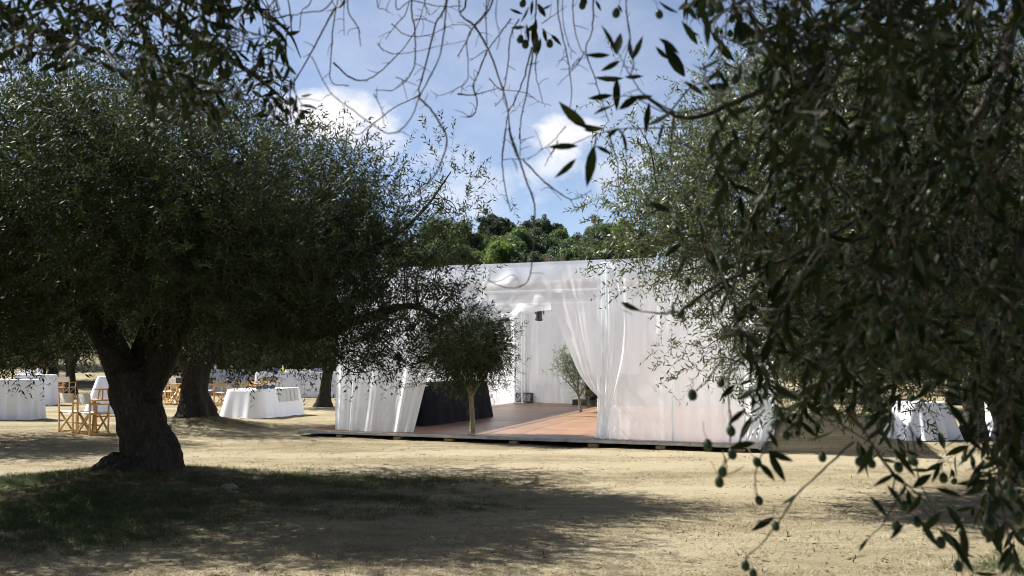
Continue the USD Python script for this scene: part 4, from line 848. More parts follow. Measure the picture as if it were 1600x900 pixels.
pT2 = gp(298, 631); dup(ft, pT2, -.1, 'teak folding table mostly behind the second trunk', None)
pT3 = gp(396, 628); dup(ft, pT3, .15, 'teak folding table beyond the grey bowls of the buffet table', None)
pT4 = gp(83, 616); dup(ft, pT4, .1, 'teak folding table between the white chairs at far left', None)
def lathe(prof, mat, name, parent, at=(0, 0, 0), n=18, smooth=35):
    m = trimesh.creation.revolve(np.asarray(prof, float), sections=n); m.apply_translation(at); return obj(name, m, mat, parent, smooth=smooth)
def Rz(a): return np.array([[math.cos(a), -math.sin(a), 0], [math.sin(a), math.cos(a), 0], [0, 0, 1]])
# on the near teak table
p = pT + Rz(rT) @ V(-.28, .05, .732)
t = thing('wooden_stand', 'small round topped wooden stand on the teak table by the big trunk', 'stand', p, .4)
lathe([[0, .205], [.19, .205], [.195, .215], [.195, .23], [.19, .238], [0, .238]], 'teak', 'round_top', t)
for a_ in (.4, 2.5, 4.6): m = MB(); m.bar((.13 * math.cos(a_), .13 * math.sin(a_), 0), (.09 * math.cos(a_), .09 * math.sin(a_), .205), .028); obj('leg', m.arr(), 'teak', t)
p = pT + Rz(rT) @ V(.02, -.05, .732)
t = thing('wine_bottle_vase', 'dark red slender glass vase on the teak table by the big trunk', 'vase', p)
lathe([[0, 0], [.045, 0], [.048, .02], [.045, .15], [.018, .22], [.016, .29], [.02, .30], [.014, .30], [.013, .22], [0, .2]], 'wine_glass_red', 'body', t)
m = MB(); m.tube([V(0, 0, .25), V(.003, 0, .3), V(0, 0, .36)], .003, 5); obj('stem', m.arr(), 'twig', t)
p = pT + Rz(rT) @ V(.13, -.12, .732)
t = thing('candle', 'white pillar candle beside the dark red vase', 'candle', p); lathe([[0, 0], [.035, 0], [.036, .01], [.035, .16], [.03, .165], [0, .158]], 'porcelain', 'wax', t); m = MB(); m.tube([V(0, 0, .155), V(0, 0, .165), V(.002, 0, .178)], .002, 5); obj('wick', m.arr(), 'black_metal', t)
# black crates by the second trunk
for pxx, lab, k in ((277, 'black crate on the table left of the second trunk', .02), (321, 'black crate on the table right of the second trunk', -.1)):
    q = gp(pxx, 632); x = (q - pT2)[0]; loc = pT2 + V(np.clip(x, -.56, .56), .12, .732)
    t = thing('black_crate', lab, 'crate', loc, k)
    m = MB(); w, d, h = .44, .34, .17; m.box((-w / 2, -d / 2, 0), (w / 2, d / 2, .015)); m.box((-w / 2, -d / 2, .015), (w / 2, -d / 2 + .015, h)); m.box((-w / 2, d / 2 - .015, .015), (w / 2, d / 2, h)); m.box((-w / 2, -d / 2 + .015, .015), (-w / 2 + .015, d / 2 - .015, h)); m.box((w / 2 - .015, -d / 2 + .015, .015), (w / 2, d / 2 - .015, h))
    obj('crate_body', m.arr(), 'black_plastic', t); m = MB(); m.box((-w / 2 - .01, -d / 2 - .01, h + .001), (w / 2 + .01, d / 2 + .01, h + .022)); obj('lid', m.arr(), 'black_plastic', t)
# on the buffet table
onD = lambda x, y, z=0.0: pD + uD * x + eD * y + V(0, 0, hD + .004 + z)
for k in range(6):
    t = thing('bowl_stack', ['grey bowl stack at the left end of the row on the buffet table', 'second grey bowl stack from the left on the buffet table', 'third grey bowl stack from the left on the buffet table', 'fourth grey bowl stack from the left on the buffet table', 'second grey bowl stack from the right on the buffet table', 'grey bowl stack at the right end of the row on the buffet table'][k], 'bowls', onD(-wD / 2 + .10 + .155 * k, -dD / 2 + .16 + .02 * (k % 2)), group='grey bowls stacked on the buffet table')
    n = 4 if k != 4 else 3
    for j in range(n): lathe([[0, 0], [.04, 0], [.066, .028], [.070, .034], [.064, .034], [.04, .006], [0, .006]], 'grey_ceramic', 'bowl', t, (0, 0, .026 * j), 16)
for k in range(5):
    t = thing('napkin', ['leftmost grey napkin hanging over the front of the buffet table', 'second grey napkin from the left over the front of the buffet table', 'middle grey napkin over the front of the buffet table', 'fourth grey napkin from the left over the front of the buffet table', 'rightmost grey napkin hanging over the front of the buffet table'][k], 'napkin', onD(-.36 + .205 * k + .17, -dD / 2, .0), rD, 'grey napkins on the buffet table')
    u, v = np.meshgrid(np.linspace(-.098, .098, 9), np.linspace(0, 1, 16)); L = v * .52; top = L < .16; rr = .03
    yy = np.where(top, .14 - L, -.026 - .055 * (L - .16) / .36 - .006 * np.sin(30 * u + k)); zz = np.where(top, .006, .004 - (L - .16)) + .004 * np.sin(20 * u + 2 * k) * (L > .2)
    v3 = np.stack([u * (1 - .04 * v), yy, zz], -1).reshape(-1, 3); fc = grid_faces(16, 9)
    obj('cloth', (np.vstack([v3, v3 + [0, .004, -.003]]), np.vstack([fc, fc[:, ::-1] + len(v3)])), 'linen', t, smooth=True)
for k in range(4):
    t = thing('wooden_board', ['bottom wooden board of the stack on the buffet table', 'second wooden board from the bottom of the stack on the buffet table', 'third wooden board from the bottom of the stack on the buffet table', 'topmost wooden board of the stack on the buffet table'][k], 'board', onD(.06 + .03 * (k % 2), dD / 2 - .28, .034 * k), rD + .15 * (k - 1.5), 'wooden boards stacked on the buffet table')
    lathe([[0, 0], [.17, 0], [.182, .008], [.182, .018], [.17, .026], [0, .026]], 'board_wood', 'disc', t, (0, 0, 0), 22); m = MB(); m.box((.175, -.03, .004), (.27, .03, .022)); obj('handle', m.arr(), 'board_wood', t)
# on the long white tables behind
def flowers(loc, label, n, spread, seed, h=.35):
    r = np.random.default_rng(seed); t = thing('flower_vase', label, 'flowers', loc)
    lathe([[0, 0], [.05, 0], [.075, .08], [.06, .17], [.035, .2], [.045, .22], [.036, .22], [.028, .2], [0, .17]], 'porcelain', 'vase', t)
    st, fl = MB(), []
    for k in range(n):
        e = V(r.normal() * spread, r.normal() * spread * .7, h + r.uniform(-.12, .2)); st.tube(smooth_line([V(0, 0, .12), V(e[0] * .3, e[1] * .3, .28), e], 6), .003, 4, False)
        d = unit(r.normal(size=(9, 3))); b = np.repeat(e[None], 9, 0); nn = unit(r.normal(size=(9, 3))); nn = unit(nn - d * (nn * d).sum(1, keepdims=True)); fl.append((b, d, nn))
    obj('stems', st.arr(), 'grass_blade', t)
    for k, (b, d, nn) in enumerate(fl): obj('blossom', leaf_quads(b, d, nn, np.full(9, .055), np.full(9, .045)), 'petal_red', t)
flowers(pE + V(-.55, -.05, 1.03), 'vase of red blossoms on the white table behind the beige chairs', 16, .20, 4)
flowers(pE + V(.45, 0, 1.03), 'second vase of red blossoms, at the right end of the same white table', 12, .16, 5, .25)
flowers(pB + V(.12, -.1, 1.06), 'vase of dark red flowers on the tall white table at far left', 9, .11, 6, .33)
for k, (dx, dy) in enumerate(((-.42, -.2), (-.25, -.12), (-.08, -.24), (.05, .15))):
    t = thing('white_jug', ['white jug leftmost on the tall table with red flowers', 'second white jug on the tall table with red flowers', 'white jug in front of the red flowers on the tall table', 'white jug behind the red flowers on the tall table'][k], 'jug', pB + V(dx, dy, 1.056), k, 'white jugs on the tall table')
    lathe([[0, 0], [.05, 0], [.065, .05], [.06, .11], [.04, .15], [.05, .19], [.044, .19], [.034, .15], [.05, .05], [0, .02]], 'porcelain', 'body', t); m = MB(); m.tube(smooth_line([V(.055, 0, .06), V(.10, 0, .10), V(.047, 0, .16)], 8), .007, 6); obj('handle', m.arr(), 'porcelain', t)
onF = lambda dx, dy=0.0: pF + Rz(-.12) @ V(dx, dy, 1.026)
t = thing('yellow_bottle', 'yellow bottle on the long white table behind the buffet', 'bottle', onF(-.62)); lathe([[0, 0], [.045, 0], [.05, .02], [.05, .14], [.02, .19], [.02, .22], [0, .22]], 'yellow_plastic', 'body', t); lathe([[0, .221], [.024, .221], [.024, .25], [0, .25]], 'porcelain', 'cap', t)
for k, (dx, w, h) in enumerate(((-1.22, .34, .17), (-.86, .30, .14), (.9, .4, .13))):
    t = thing('slate_box', ['slate blue box leftmost on the long white table', 'slate blue box beside the yellow bottle', 'slate blue box at the right part of the long white table'][k], 'box', onF(dx, .1), .05)
    m = MB(); m.box((-w / 2, -.14, 0), (w / 2, .14, h - .03)); obj('box_body', m.arr(), 'slate_box', t); m = MB(); m.box((-w / 2 - .006, -.146, h - .029), (w / 2 + .006, .146, h)); obj('lid', m.arr(), 'slate_box', t)
for k, dx in enumerate((-.38, -.15, .08, .33, .58)):
    t = thing('white_plate_stack', ['white plate stack nearest the yellow bottle', 'second white plate stack from the yellow bottle', 'middle white plate stack on the long table', 'fourth white plate stack from the yellow bottle', 'white plate stack farthest from the yellow bottle'][k], 'plates', onF(dx, -.05), 0, 'white plates on the long table')
    for j in range(5): lathe([[0, 0], [.07, 0], [.12, .016], [.118, .02], [.07, .006], [0, .006]], 'porcelain', 'plate', t, (0, 0, .017 * j), 18)

# stones at the foot of the big tree
for pxx, pyy, s, lab in ((358, 763, .085, 'pale rounded stone in the shade right of the big trunk'), (402, 749, .06, 'small dark stone farther right in the shade of the big tree'), (258, 668, .12, 'grey stone on the left flank of the mound of the second tree')):
    m = trimesh.creation.icosphere(3, 1.0); v = m.vertices; q = v * (1 + .5 * (meshkit.fbm(v * 1.4 + pxx, 3, 2)[:, None] - .5)) * V(1.2, .9, .62) * s
    p = gp(pxx, pyy); t = obj('stone', (q + p + V(0, 0, s * .02), m.faces), 'stone', smooth=True, label=lab, cat='stone')
# ------------------------------------------------------------------ the boughs close to the camera
def blade(base, d, n, L, W, curl=.0):
    """One close leaf: a curved, keeled blade, 16 triangles a side."""
    s = np.cross(d, n); x = np.array([0, .10, .30, .55, .80, 1.0]); w = np.array([.06, .42, .92, 1.0, .58, .02]) * W / 2
    mid = base + d * (x * L)[:, None] + n * (-curl * L * x ** 2)[:, None]
    k = n * (w * .28)[:, None]
    v = np.stack([mid - s * w[:, None] + k, mid, mid + s * w[:, None] + k], 1).reshape(-1, 3)
    return v, grid_faces(6, 3)[:, ::-1]
def fruit(c, d, L=.021, W=.0155, n=12):
    m = trimesh.creation.icosphere(2, 1.0); v = m.vertices * V(W / 2, W / 2, L / 2); v[:, :2] *= (1 - .10 * v[:, 2:3] / (L / 2))
    z = unit(d); x = unit(np.cross(z, V(.3, 1, .2))); y = np.cross(z, x)
    return c + v @ np.stack([x, y, z]), m.faces
def seen(p):
    q = p - EYE; y = q @ FWD; return 800 + FPX * q[0] / y, 450 - FPX * (q @ UPV) / y, y
def grow(a):
    """A thin twig from the nearest wood already there to the foot of a shoot; later twigs may start from it."""
    global skp, kd, fresh
    dist, j = kd.query(a); p = skp[j]
    if fresh:
        q = np.vstack(fresh); dd = np.linalg.norm(q - a, axis=1); i = dd.argmin()
        if dd[i] < dist: dist, p = dd[i], q[i]
    ln = smooth_line([p, (p + a) / 2 + B.r.normal(size=3) * .14 * dist + V(0, 0, .12 * dist), a], 9)
    B.stems.tube(ln, np.linspace(.0019 + .0022 * min(1, dist), .0014, 9), 5, False); fresh.append(ln[2:])
    if len(fresh) > 40: skp = np.vstack([skp] + fresh); kd = cKDTree(skp); fresh = []
fresh = []
class Bough:
    def __init__(s, seed): s.r = np.random.default_rng(seed); s.leaves, s.olives, s.stalks, s.twigs, s.stems = [], [], MB(), [], MB()
    def leaf(s, base, d, n=None, L=.06, W=None):
        d = unit(d); n = s.r.normal(size=3) + V(0, 0, .3) if n is None else n; n = unit(n - d * (n @ d))
        s.leaves.append((base, d, n, L, W or L * s.r.uniform(.20, .26), s.r.uniform(-.05, .22)))
    def leaf_px(s, a, b, y):                     # a leaf whose two ends were read from the photograph, tilted in depth
        p = at_y(*a, y); flat = at_y(*b, y) - p; L = np.linalg.norm(flat); L2 = max(L, .03) * s.r.uniform(1.0, 1.18); d = flat + V(0, 1, 0) * math.sqrt(max(0, L2 ** 2 - L ** 2)) * s.r.choice([-1, 1])
        n = -FWD + s.r.normal(size=3) * .55; W = np.linalg.norm(d) * s.r.uniform(.22, .27); s.leaf(p, d, n if s.r.random() < .55 else -n, np.linalg.norm(d), W)
    def olive(s, c, d=None):
        d = V(0, 0, 1) + s.r.normal(size=3) * .25 if d is None else d; k = s.r.uniform(.85, 1.1); s.olives.append((c, d, .022 * k, .0165 * k))
        s.stalks.tube(smooth_line([c + unit(d) * .010, c + unit(d) * .022 + s.r.normal(size=3) * .003, c + unit(d) * .036 + s.r.normal(size=3) * .006], 5), .0008, 4, False)
    def olive_px(s, a, y): s.olive(at_y(*a, y))
    def twig(s, pts, r0, r1, spurs=0, mat='twig', sides=6, n=None):
        n = n or max(10, 5 * len(pts)); q = smooth_line(pts, n); q[1:-1] += s.r.normal(size=(n - 2, 3)) * .0006; m = MB(); rad = np.linspace(r0, r1, n) * (1 + .25 * (s.r.random(n) < .16)); m.tube(q, rad, sides, True)
        for _ in range(spurs):
            i = s.r.integers(2, n - 1); d = unit(q[i] - q[i - 1] + s.r.normal(size=3) * .9); L = s.r.uniform(.012, .05); m.tube(smooth_line([q[i], q[i] + d * L * .5, q[i] + d * L + V(0, 0, -.15 * L) + s.r.normal(size=3) * .15 * L], 5), [.0010, .0009, .0008, .0007, .0005], 4, False)
        s.twigs.append((m.arr(), mat)); return q
    def spray(s, a, d, L, leaves, inside, size=.06, olives=.12, r0=.0016, into=None):
        """A leafy shoot: opposite pairs, each turned a quarter from the last."""
        d = unit(d); q = smooth_line([a, a + d * L * .5 + s.r.normal(size=3) * .03 * L, a + d * L + V(0, 0, -.22 * L) + s.r.normal(size=3) * .07 * L], 14)
        if not inside(*seen(q[-1])[:2]): return
        (into or s.stems).tube(q, np.linspace(r0, .0005, 14), 5, False); e = unit(s.r.normal(size=3))
        for k in range(leaves):
            u = (k + 1) / leaves * 13; i = min(12, int(u)); p = q[i] + (q[i + 1] - q[i]) * (u - i); t = unit(q[i + 1] - q[i]); e1 = unit(np.cross(t, e)); e2 = np.cross(t, e1); a0 = k * PI / 2 + s.r.normal() * .3
            for sg in (0, PI):
                if s.r.random() < .12: continue
                side = e1 * math.cos(a0 + sg) + e2 * math.sin(a0 + sg); phi = s.r.uniform(.45, 1.15); ld = unit(t * math.cos(phi) + side * math.sin(phi) + V(0, 0, -.12)); LL = size * s.r.uniform(.62, 1.12) * (1 - .3 * abs(2 * k / leaves - 1) ** 2)
                if inside(*seen(p + ld * LL)[:2]): s.leaf(p, ld, t + s.r.normal(size=3) * .35, LL)
            if s.r.random() < olives:
                c = p + V(s.r.normal() * .006, s.r.normal() * .006, -.03)
                if inside(*seen(c)[:2]): s.olive(c)
    def build(s, t, most=300, name='foliage'):
        def shown(l):
            x, y, d = seen(l[0] + l[1] * l[3] / 2); return (l[3] * l[4]) / d ** 2 if -20 < x < 1620 and -20 < y < 920 and d > .5 else 0
        order = sorted(range(len(s.leaves)), key=lambda i: -shown(s.leaves[i])); rest = MB()
        for k, i in enumerate(order):
            v, f = blade(*s.leaves[i])
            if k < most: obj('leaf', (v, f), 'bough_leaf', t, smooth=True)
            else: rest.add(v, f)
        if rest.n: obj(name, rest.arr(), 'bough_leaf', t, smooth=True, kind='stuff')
        for o in s.olives: obj('olive', fruit(*o), 'olive_fruit', t, smooth=True)
        for (m, mt) in s.twigs: obj('twig', m, mt, t, smooth=True)
        if s.stems.n: obj('stems', s.stems.arr(), 'twig', t, smooth=True, kind='stuff')
        if s.stalks.n: obj('stalks', s.stalks.arr(), 'pale_twig', t, kind='stuff')

# right: a tree that stands beside the camera and reaches over it
nt = thing('olive_tree', 'dark blurred olive tree close to the camera, with hanging bare twigs and green olives', 'olive tree', (0, 0, 0))
B = Bough(61); P3 = lambda L: [at_y(a, b, y) for a, b, y in L]
root = V(3.3, -1.2, gz(3.3, -1.2))
obj('trunk', trunk_mesh([root + V(0, 0, -.2), root + V(-.03, .02, .1), root + V(-.1, .1, .7), root + V(-.25, .3, 1.3), root + V(-.45, .6, 1.8), root + V(-.5, .7, 2.0)], [.40, .32, .21, .19, .2, .14], 5, 32, 40, 3), 'bark', nt, smooth=True)
fork = root + V(-.42, .55, 1.75)
hub = V(1.75, 1.7, 3.25)
skel = [([fork, V(2.5, .6, 2.7), hub, V(1.2, 2.2, 3.15), V(.5, 2.5, 3.10), V(-.2, 2.7, 3.15), V(-.75, 2.8, 3.1)], [.11, .09, .065, .045, .032, .022, .010]),
        ([hub] + P3([(1560, -140, 2.3), (1420, -20, 2.25), (1300, 90, 2.15), (1170, 150, 2.05), (1075, 185, 1.95), (1005, 150, 1.9)]), [.045, .022, .014, .009, .006, .004, .002]),
        ([hub] + P3([(1640, -60, 2.4), (1560, 130, 2.3), (1470, 260, 2.2), (1390, 400, 2.1), (1335, 520, 2.0), (1290, 640, 1.9)]), [.045, .020, .014, .010, .008, .006, .003]),
        ([hub] + P3([(1720, 60, 2.3), (1640, 260, 2.2), (1580, 440, 2.1), (1560, 600, 2.0), (1558, 730, 1.95)]), [.04, .018, .013, .010, .006, .003]),
        ([hub] + P3([(1480, -180, 2.9), (1350, 40, 2.8), (1260, 200, 2.7), (1180, 330, 2.6), (1140, 470, 2.5)]), [.035, .016, .011, .007, .005, .003]),
        (P3([(1470, 260, 2.2), (1360, 330, 2.3), (1240, 400, 2.2), (1130, 440, 2.1), (1060, 486, 2.05), (1000, 487, 2.05)]), [.008, .006, .005, .004, .0026, .001])]
for i, (l, r) in enumerate(skel): obj('limb', limb_mesh(l, r, 10, 40, .08, 50 + i), 'bark', nt, smooth=True)
skp = np.vstack([smooth_line(l, 60) for l, r in skel]); kd = cKDTree(skp)
left = pts_fn([(-200, 960), (0, 1010), (60, 1075), (120, 1090), (200, 1105), (260, 1085), (330, 1040), (400, 1075), (470, 1080), (540, 1130), (600, 1130), (660, 1165), (700, 1215), (760, 1340), (820, 1370), (900, 1480)])
def inR(x, y): return x > left(np.clip(y, -200, 900)) + 6 and (y < 690 or (x > 1340 and y < 800) or x > 1480) and not (1405 < x < 1492 and 628 < y < 700)
n_ok = 0
for k in range(600):
    x, y, d = B.r.uniform(1020, 1650), B.r.uniform(-120, 720), B.r.uniform(1.5, 2.6)
    if meshkit.fbm(at_y(x, y, d)[None] * V(5.5, 3.0, 4.5), 2, 17)[0] < .42: continue
    if not inR(x, y): continue
    if 1120 < x < 1290 and 170 < y < 450 and B.r.random() < .45: continue
    if y > 585 and (B.r.random() < .45 or 1395 < x < 1500): continue
    a = at_y(x, y, d); grow(a)
    B.spray(a, V(B.r.normal() * .45 - .12, B.r.normal() * .5, -1 + B.r.uniform(0, .9)), B.r.uniform(.15, .30), B.r.integers(6, 11), inR, .060, .13)
# shoots whose outline stands clear against sky, tent and ground
Y1 = 1.9
for s_, y_ in (([(1075, 185), (1010, 150), (985, 118), (970, 90), (958, 70)], 1.9), ([(1105, 170), (1040, 175), (985, 150), (955, 155)], 1.95), ([(1075, 200), (1010, 200), (965, 202), (925, 212), (880, 232)], 1.95), ([(930, 210), (930, 228), (925, 236)], 1.95), ([(965, 202), (972, 210), (975, 225)], 1.9), ([(985, 118), (990, 95), (984, 60), (978, 0), (976, -160)], 1.95)):
    B.twig([at_y(a, b, y_ + .02 * i) for i, (a, b) in enumerate(s_)], .0017, .0008, 1)
for a, b in [((963, 86), (941, 46)), ((963, 86), (973, 44)), ((953, 86), (916, 82)), ((969, 95), (937, 112)), ((988, 93), (982, 62)), ((988, 93), (1002, 62)), ((974, 122), (929, 128)), ((964, 122), (965, 172)), ((976, 120), (1004, 124)), ((957, 149), (922, 149)), ((952, 160), (924, 154)), ((957, 165), (925, 185)), ((918, 200), (872, 172)), ((942, 199), (887, 207)), ((912, 203), (948, 198)),
             ((903, 228), (857, 227)), ((928, 227), (920, 285)), ((931, 228), (958, 241)), ((900, 248), (869, 281)), ((969, 202), (984, 240)), ((966, 200), (948, 212)), ((1000, 150), (960, 178)), ((1015, 160), (1010, 205)), ((1020, 150), (985, 160)), ((1040, 190), (1022, 232)), ((1050, 175), (1012, 190)), ((1030, 60), (1060, 85)), ((1060, 20), (1030, 0)), ((1043, 92), (1026, 68)), ((1070, 120), (1045, 62)), ((1090, 70), (1062, 40)), ((1105, 40), (1130, 20)), ((1100, 150), (1065, 130)), ((1080, 100), (1120, 110)), ((1120, 60), (1150, 95)), ((1140, 130), (1095, 140)),
             ((1046, 330), (1010, 320)), ((1070, 400), (1058, 445)), ((1065, 380), (1040, 400)), ((970, 472), (998, 488)), ((969, 483), (988, 492)), ((1052, 470), (1048, 500))]:
    B.leaf_px(a, b, B.r.uniform(1.8, 2.05))
for s_, y_ in (([(1335, 690), (1297, 724), (1248, 770), (1216, 816), (1190, 850), (1167, 871), (1172, 890)], 1.75), ([(1240, 640), (1205, 675), (1195, 700), (1180, 740), (1184, 775)], 1.8), ([(1195, 640), (1165, 672), (1150, 700), (1128, 730)], 1.85), ([(1330, 640), (1352, 678), (1390, 735), (1416, 756), (1456, 796), (1485, 842), (1508, 888)], 1.8),
               ([(1420, 660), (1430, 700), (1436, 750), (1462, 800)], 1.9), ([(1555, 690), (1560, 727), (1566, 785), (1577, 842), (1588, 905)], 1.7), ([(1416, 756), (1390, 800), (1378, 822), (1340, 855)], 1.8), ([(1165, 560), (1140, 585), (1127, 596)], 1.9), ([(1130, 560), (1100, 600), (1084, 612)], 1.85), ([(1150, 520), (1138, 600), (1142, 660), (1140, 690)], 1.9), ([(1200, 560), (1225, 640), (1229, 670)], 1.9)):
    B.twig([at_y(a, b, y_ + .015 * i) for i, (a, b) in enumerate(s_)], .0021, .0009, 1)
for a, b in [((1249, 770), (1225, 792)), ((1210, 808), (1178, 834)), ((1199, 705), (1235, 719)), ((1202, 706), (1220, 750)), ((1187, 724), (1216, 751)), ((1165, 727), (1132, 750)), ((1128, 706), (1137, 735)), ((1199, 672), (1220, 702)), ((1180, 692), (1144, 702)), ((1386, 758), (1405, 787)), ((1360, 776), (1386, 810)), ((1462, 763), (1494, 773)), ((1416, 756), (1384, 735)), ((1416, 758), (1400, 772)), ((1456, 741), (1416, 761)), ((1356, 843), (1337, 860)),
             ((1355, 868), (1323, 878)), ((1412, 819), (1384, 839)), ((1439, 813), (1456, 851)), ((1502, 825), (1520, 877)), ((1546, 730), (1557, 773)), ((1517, 755), (1543, 738)), ((1480, 790), (1500, 830)), ((1575, 760), (1598, 800)), ((1585, 850), (1570, 890)), ((1490, 850), (1512, 890)), ((1440, 770), (1415, 800)), ((1470, 800), (1448, 838)), ((1545, 800), (1572, 870)), ((1400, 740), (1372, 765)), ((1395, 700), (1420, 742)), ((1340, 690), (1362, 735)), ((1165, 640), (1140, 665)), ((1150, 600), (1122, 622)), ((1170, 575), (1148, 560)), ((1175, 650), (1160, 690))]:
    B.leaf_px(a, b, B.r.uniform(1.7, 1.95))
for o in [(1212, 822), (1165, 884), (1177, 896), (1186, 782), (1129, 737), (1124, 753), (1144, 709), (1106, 695), (1142, 673), (1183, 722), (1285, 714), (1229, 680), (1212, 662), (1082, 617), (1127, 598), (1064, 490), (1401, 822), (1433, 815), (1470, 848), (1540, 831), (1570, 759), (1362, 724), (1343, 720), (1427, 721), (1404, 730), (1598, 832), (963, 20), (1030, 22), (1056, 360), (1110, 338), (1090, 330), (1075, 440)]:
    B.olive_px(o, B.r.uniform(1.75, 1.95))
# the bare twigs that hang across the open sky
Z1 = lambda zx, zy: (440 + .2445 * zx, .2445 * zy)
Z2 = lambda zx, zy: (700 + .2445 * zx, .2445 * zy)
Z3 = lambda zx, zy: (700 + .2667 * zx, 200 + .2667 * zy)
bare = [(Z1, [(400, 0), (345, 45), (290, 145), (180, 350), (80, 525)], 2.6), (Z1, [(60, 545), (90, 600), (140, 680)], 1.2), (Z1, [(345, 60), (315, 380), (320, 525), (430, 548)], 1.6), (Z1, [(330, 400), (430, 490), (520, 515), (620, 465), (760, 330), (850, 200), (920, 0)], 1.6), (Z1, [(830, 0), (850, 180), (855, 340), (845, 430), (790, 520), (710, 575), (595, 575)], 1.7),
        (Z1, [(1050, 20), (985, 150), (930, 380), (880, 560), (870, 612), (720, 690), (570, 800), (500, 855), (450, 855)], 2.0), (Z1, [(1060, 0), (1040, 200), (1000, 380), (890, 600), (830, 750), (760, 830), (700, 850), (640, 835), (450, 700), (330, 610), (270, 520), (190, 360)], 1.6), (Z1, [(880, 630), (960, 710), (1055, 885), (1010, 1060), (930, 1180), (850, 1230)], 1.9),
        (Z1, [(420, 0), (490, 180), (505, 295)], 1.6), (Z1, [(405, 0), (400, 225)], 1.2), (Z1, [(610, 0), (660, 60), (715, 95)], 1.2), (Z1, [(815, 20), (720, 170), (665, 250)], 1.3), (Z1, [(1180, 0), (1145, 90), (1235, 165), (1309, 300)], 2.2), (Z1, [(1309, 60), (1235, 165), (1185, 260), (1190, 500), (1110, 570), (1010, 610), (950, 580)], 1.4), (Z1, [(1309, 340), (1250, 480), (1225, 550), (1250, 640), (1235, 720), (1180, 750)], 1.3),
        (Z1, [(320, 10), (150, 80), (0, 105)], 1.7), (Z1, [(195, -10), (130, 70), (115, 200)], 1.5), (Z1, [(590, 600), (640, 700), (650, 800)], 1.0), (Z1, [(730, 490), (800, 520), (870, 545)], 1.0), (Z1, [(850, 130), (900, 120), (985, 150)], 1.1), (Z1, [(730, 40), (830, 5), (1000, 40), (1150, 40)], 1.3),
        (Z2, [(170, 165), (255, 310), (340, 540), (380, 700), (405, 890), (440, 1000)], 2.0), (Z2, [(245, 0), (250, 310)], 1.7), (Z2, [(310, 30), (330, 230), (310, 320)], 1.1), (Z2, [(290, 0), (170, 160), (120, 260), (60, 360)], 1.9), (Z2, [(400, 120), (330, 220), (255, 310), (145, 385)], 1.3), (Z2, [(250, 320), (185, 490), (160, 560), (185, 640), (165, 735), (110, 750)], 1.3), (Z2, [(455, 120), (400, 230), (375, 480), (355, 570), (350, 620), (300, 680)], 1.4),
        (Z2, [(560, 250), (545, 320), (520, 480), (500, 600), (470, 750), (455, 890)], 1.9), (Z2, [(535, 300), (490, 480), (430, 640), (385, 720), (360, 890)], 1.7), (Z2, [(570, 330), (560, 460), (605, 660)], 1.3), (Z2, [(700, 0), (730, 220), (765, 380), (790, 580), (770, 730)], 1.5), (Z2, [(730, 60), (770, 280), (820, 345)], 1.1), (Z2, [(800, 0), (815, 210), (850, 320), (870, 340), (800, 430), (720, 445)], 1.3), (Z2, [(930, 0), (920, 200), (880, 320), (940, 500), (965, 590), (1030, 780)], 1.6),
        (Z2, [(870, 340), (820, 420), (700, 545)], 1.1), (Z2, [(1140, 0), (1165, 230), (1130, 370), (1100, 480)], 1.2), (Z2, [(70, 0), (85, 100), (170, 165)], 1.6), (Z2, [(60, 600), (160, 605), (330, 560)], 1.5),
        (Z3, [(340, 0), (320, 150), (320, 230), (345, 400), (370, 490)], 1.7), (Z3, [(355, 0), (415, 175), (450, 290), (500, 420), (510, 500), (506, 640), (494, 790), (470, 890), (405, 935), (305, 925), (228, 885)], 1.9), (Z3, [(420, 0), (425, 165)], 1.2), (Z3, [(320, 185), (415, 178)], .9), (Z3, [(440, 185), (550, 300), (680, 400), (745, 415), (840, 365)], 1.5), (Z3, [(690, -10), (590, 100), (460, 190)], 1.1), (Z3, [(645, 75), (565, 225)], 1.0), (Z3, [(940, 20), (990, 200), (1000, 340)], 1.5)]
pale = [(Z1, [(700, 150), (780, 215), (870, 235), (970, 215), (1090, 160), (1230, 155), (1309, 60)], 1.1), (Z1, [(612, 275), (650, 320), (740, 345), (870, 325), (1010, 295), (1190, 255)], 1.1), (Z1, [(930, 75), (1030, 40), (1100, 165)], 1.0), (Z2, [(260, 500), (340, 570), (490, 590), (580, 650), (660, 675)], 1.0), (Z2, [(600, 150), (700, 80), (760, 40)], 1.0), (Z2, [(380, 700), (430, 700), (490, 625)], .9)]
for mt, lst in (('twig', bare), ('pale_twig', pale)):
    for F_, l, wpx in lst:
        q = [F_(*a) for a in l]; y0 = B.r.uniform(2.15, 2.6) if mt == 'twig' else B.r.uniform(2.7, 3.1); sl = B.r.uniform(-.05, .08)
        p = [at_y(a, b, y0 + sl * i) for i, (a, b) in enumerate(q)]
        if q[0][1] < 25:                          # runs on upwards to the limb overhead
            _, j = kd.query(p[0] + V(0, .1, .5)); h_ = skp[j]; p = [h_, (h_ + p[0] * 2) / 3 + V(0, 0, .02)] + p
        r = wpx / FPX * y0 * .78; B.twig(p, r * 1.15, r * .55, 2 + len(l) // 2, mt)
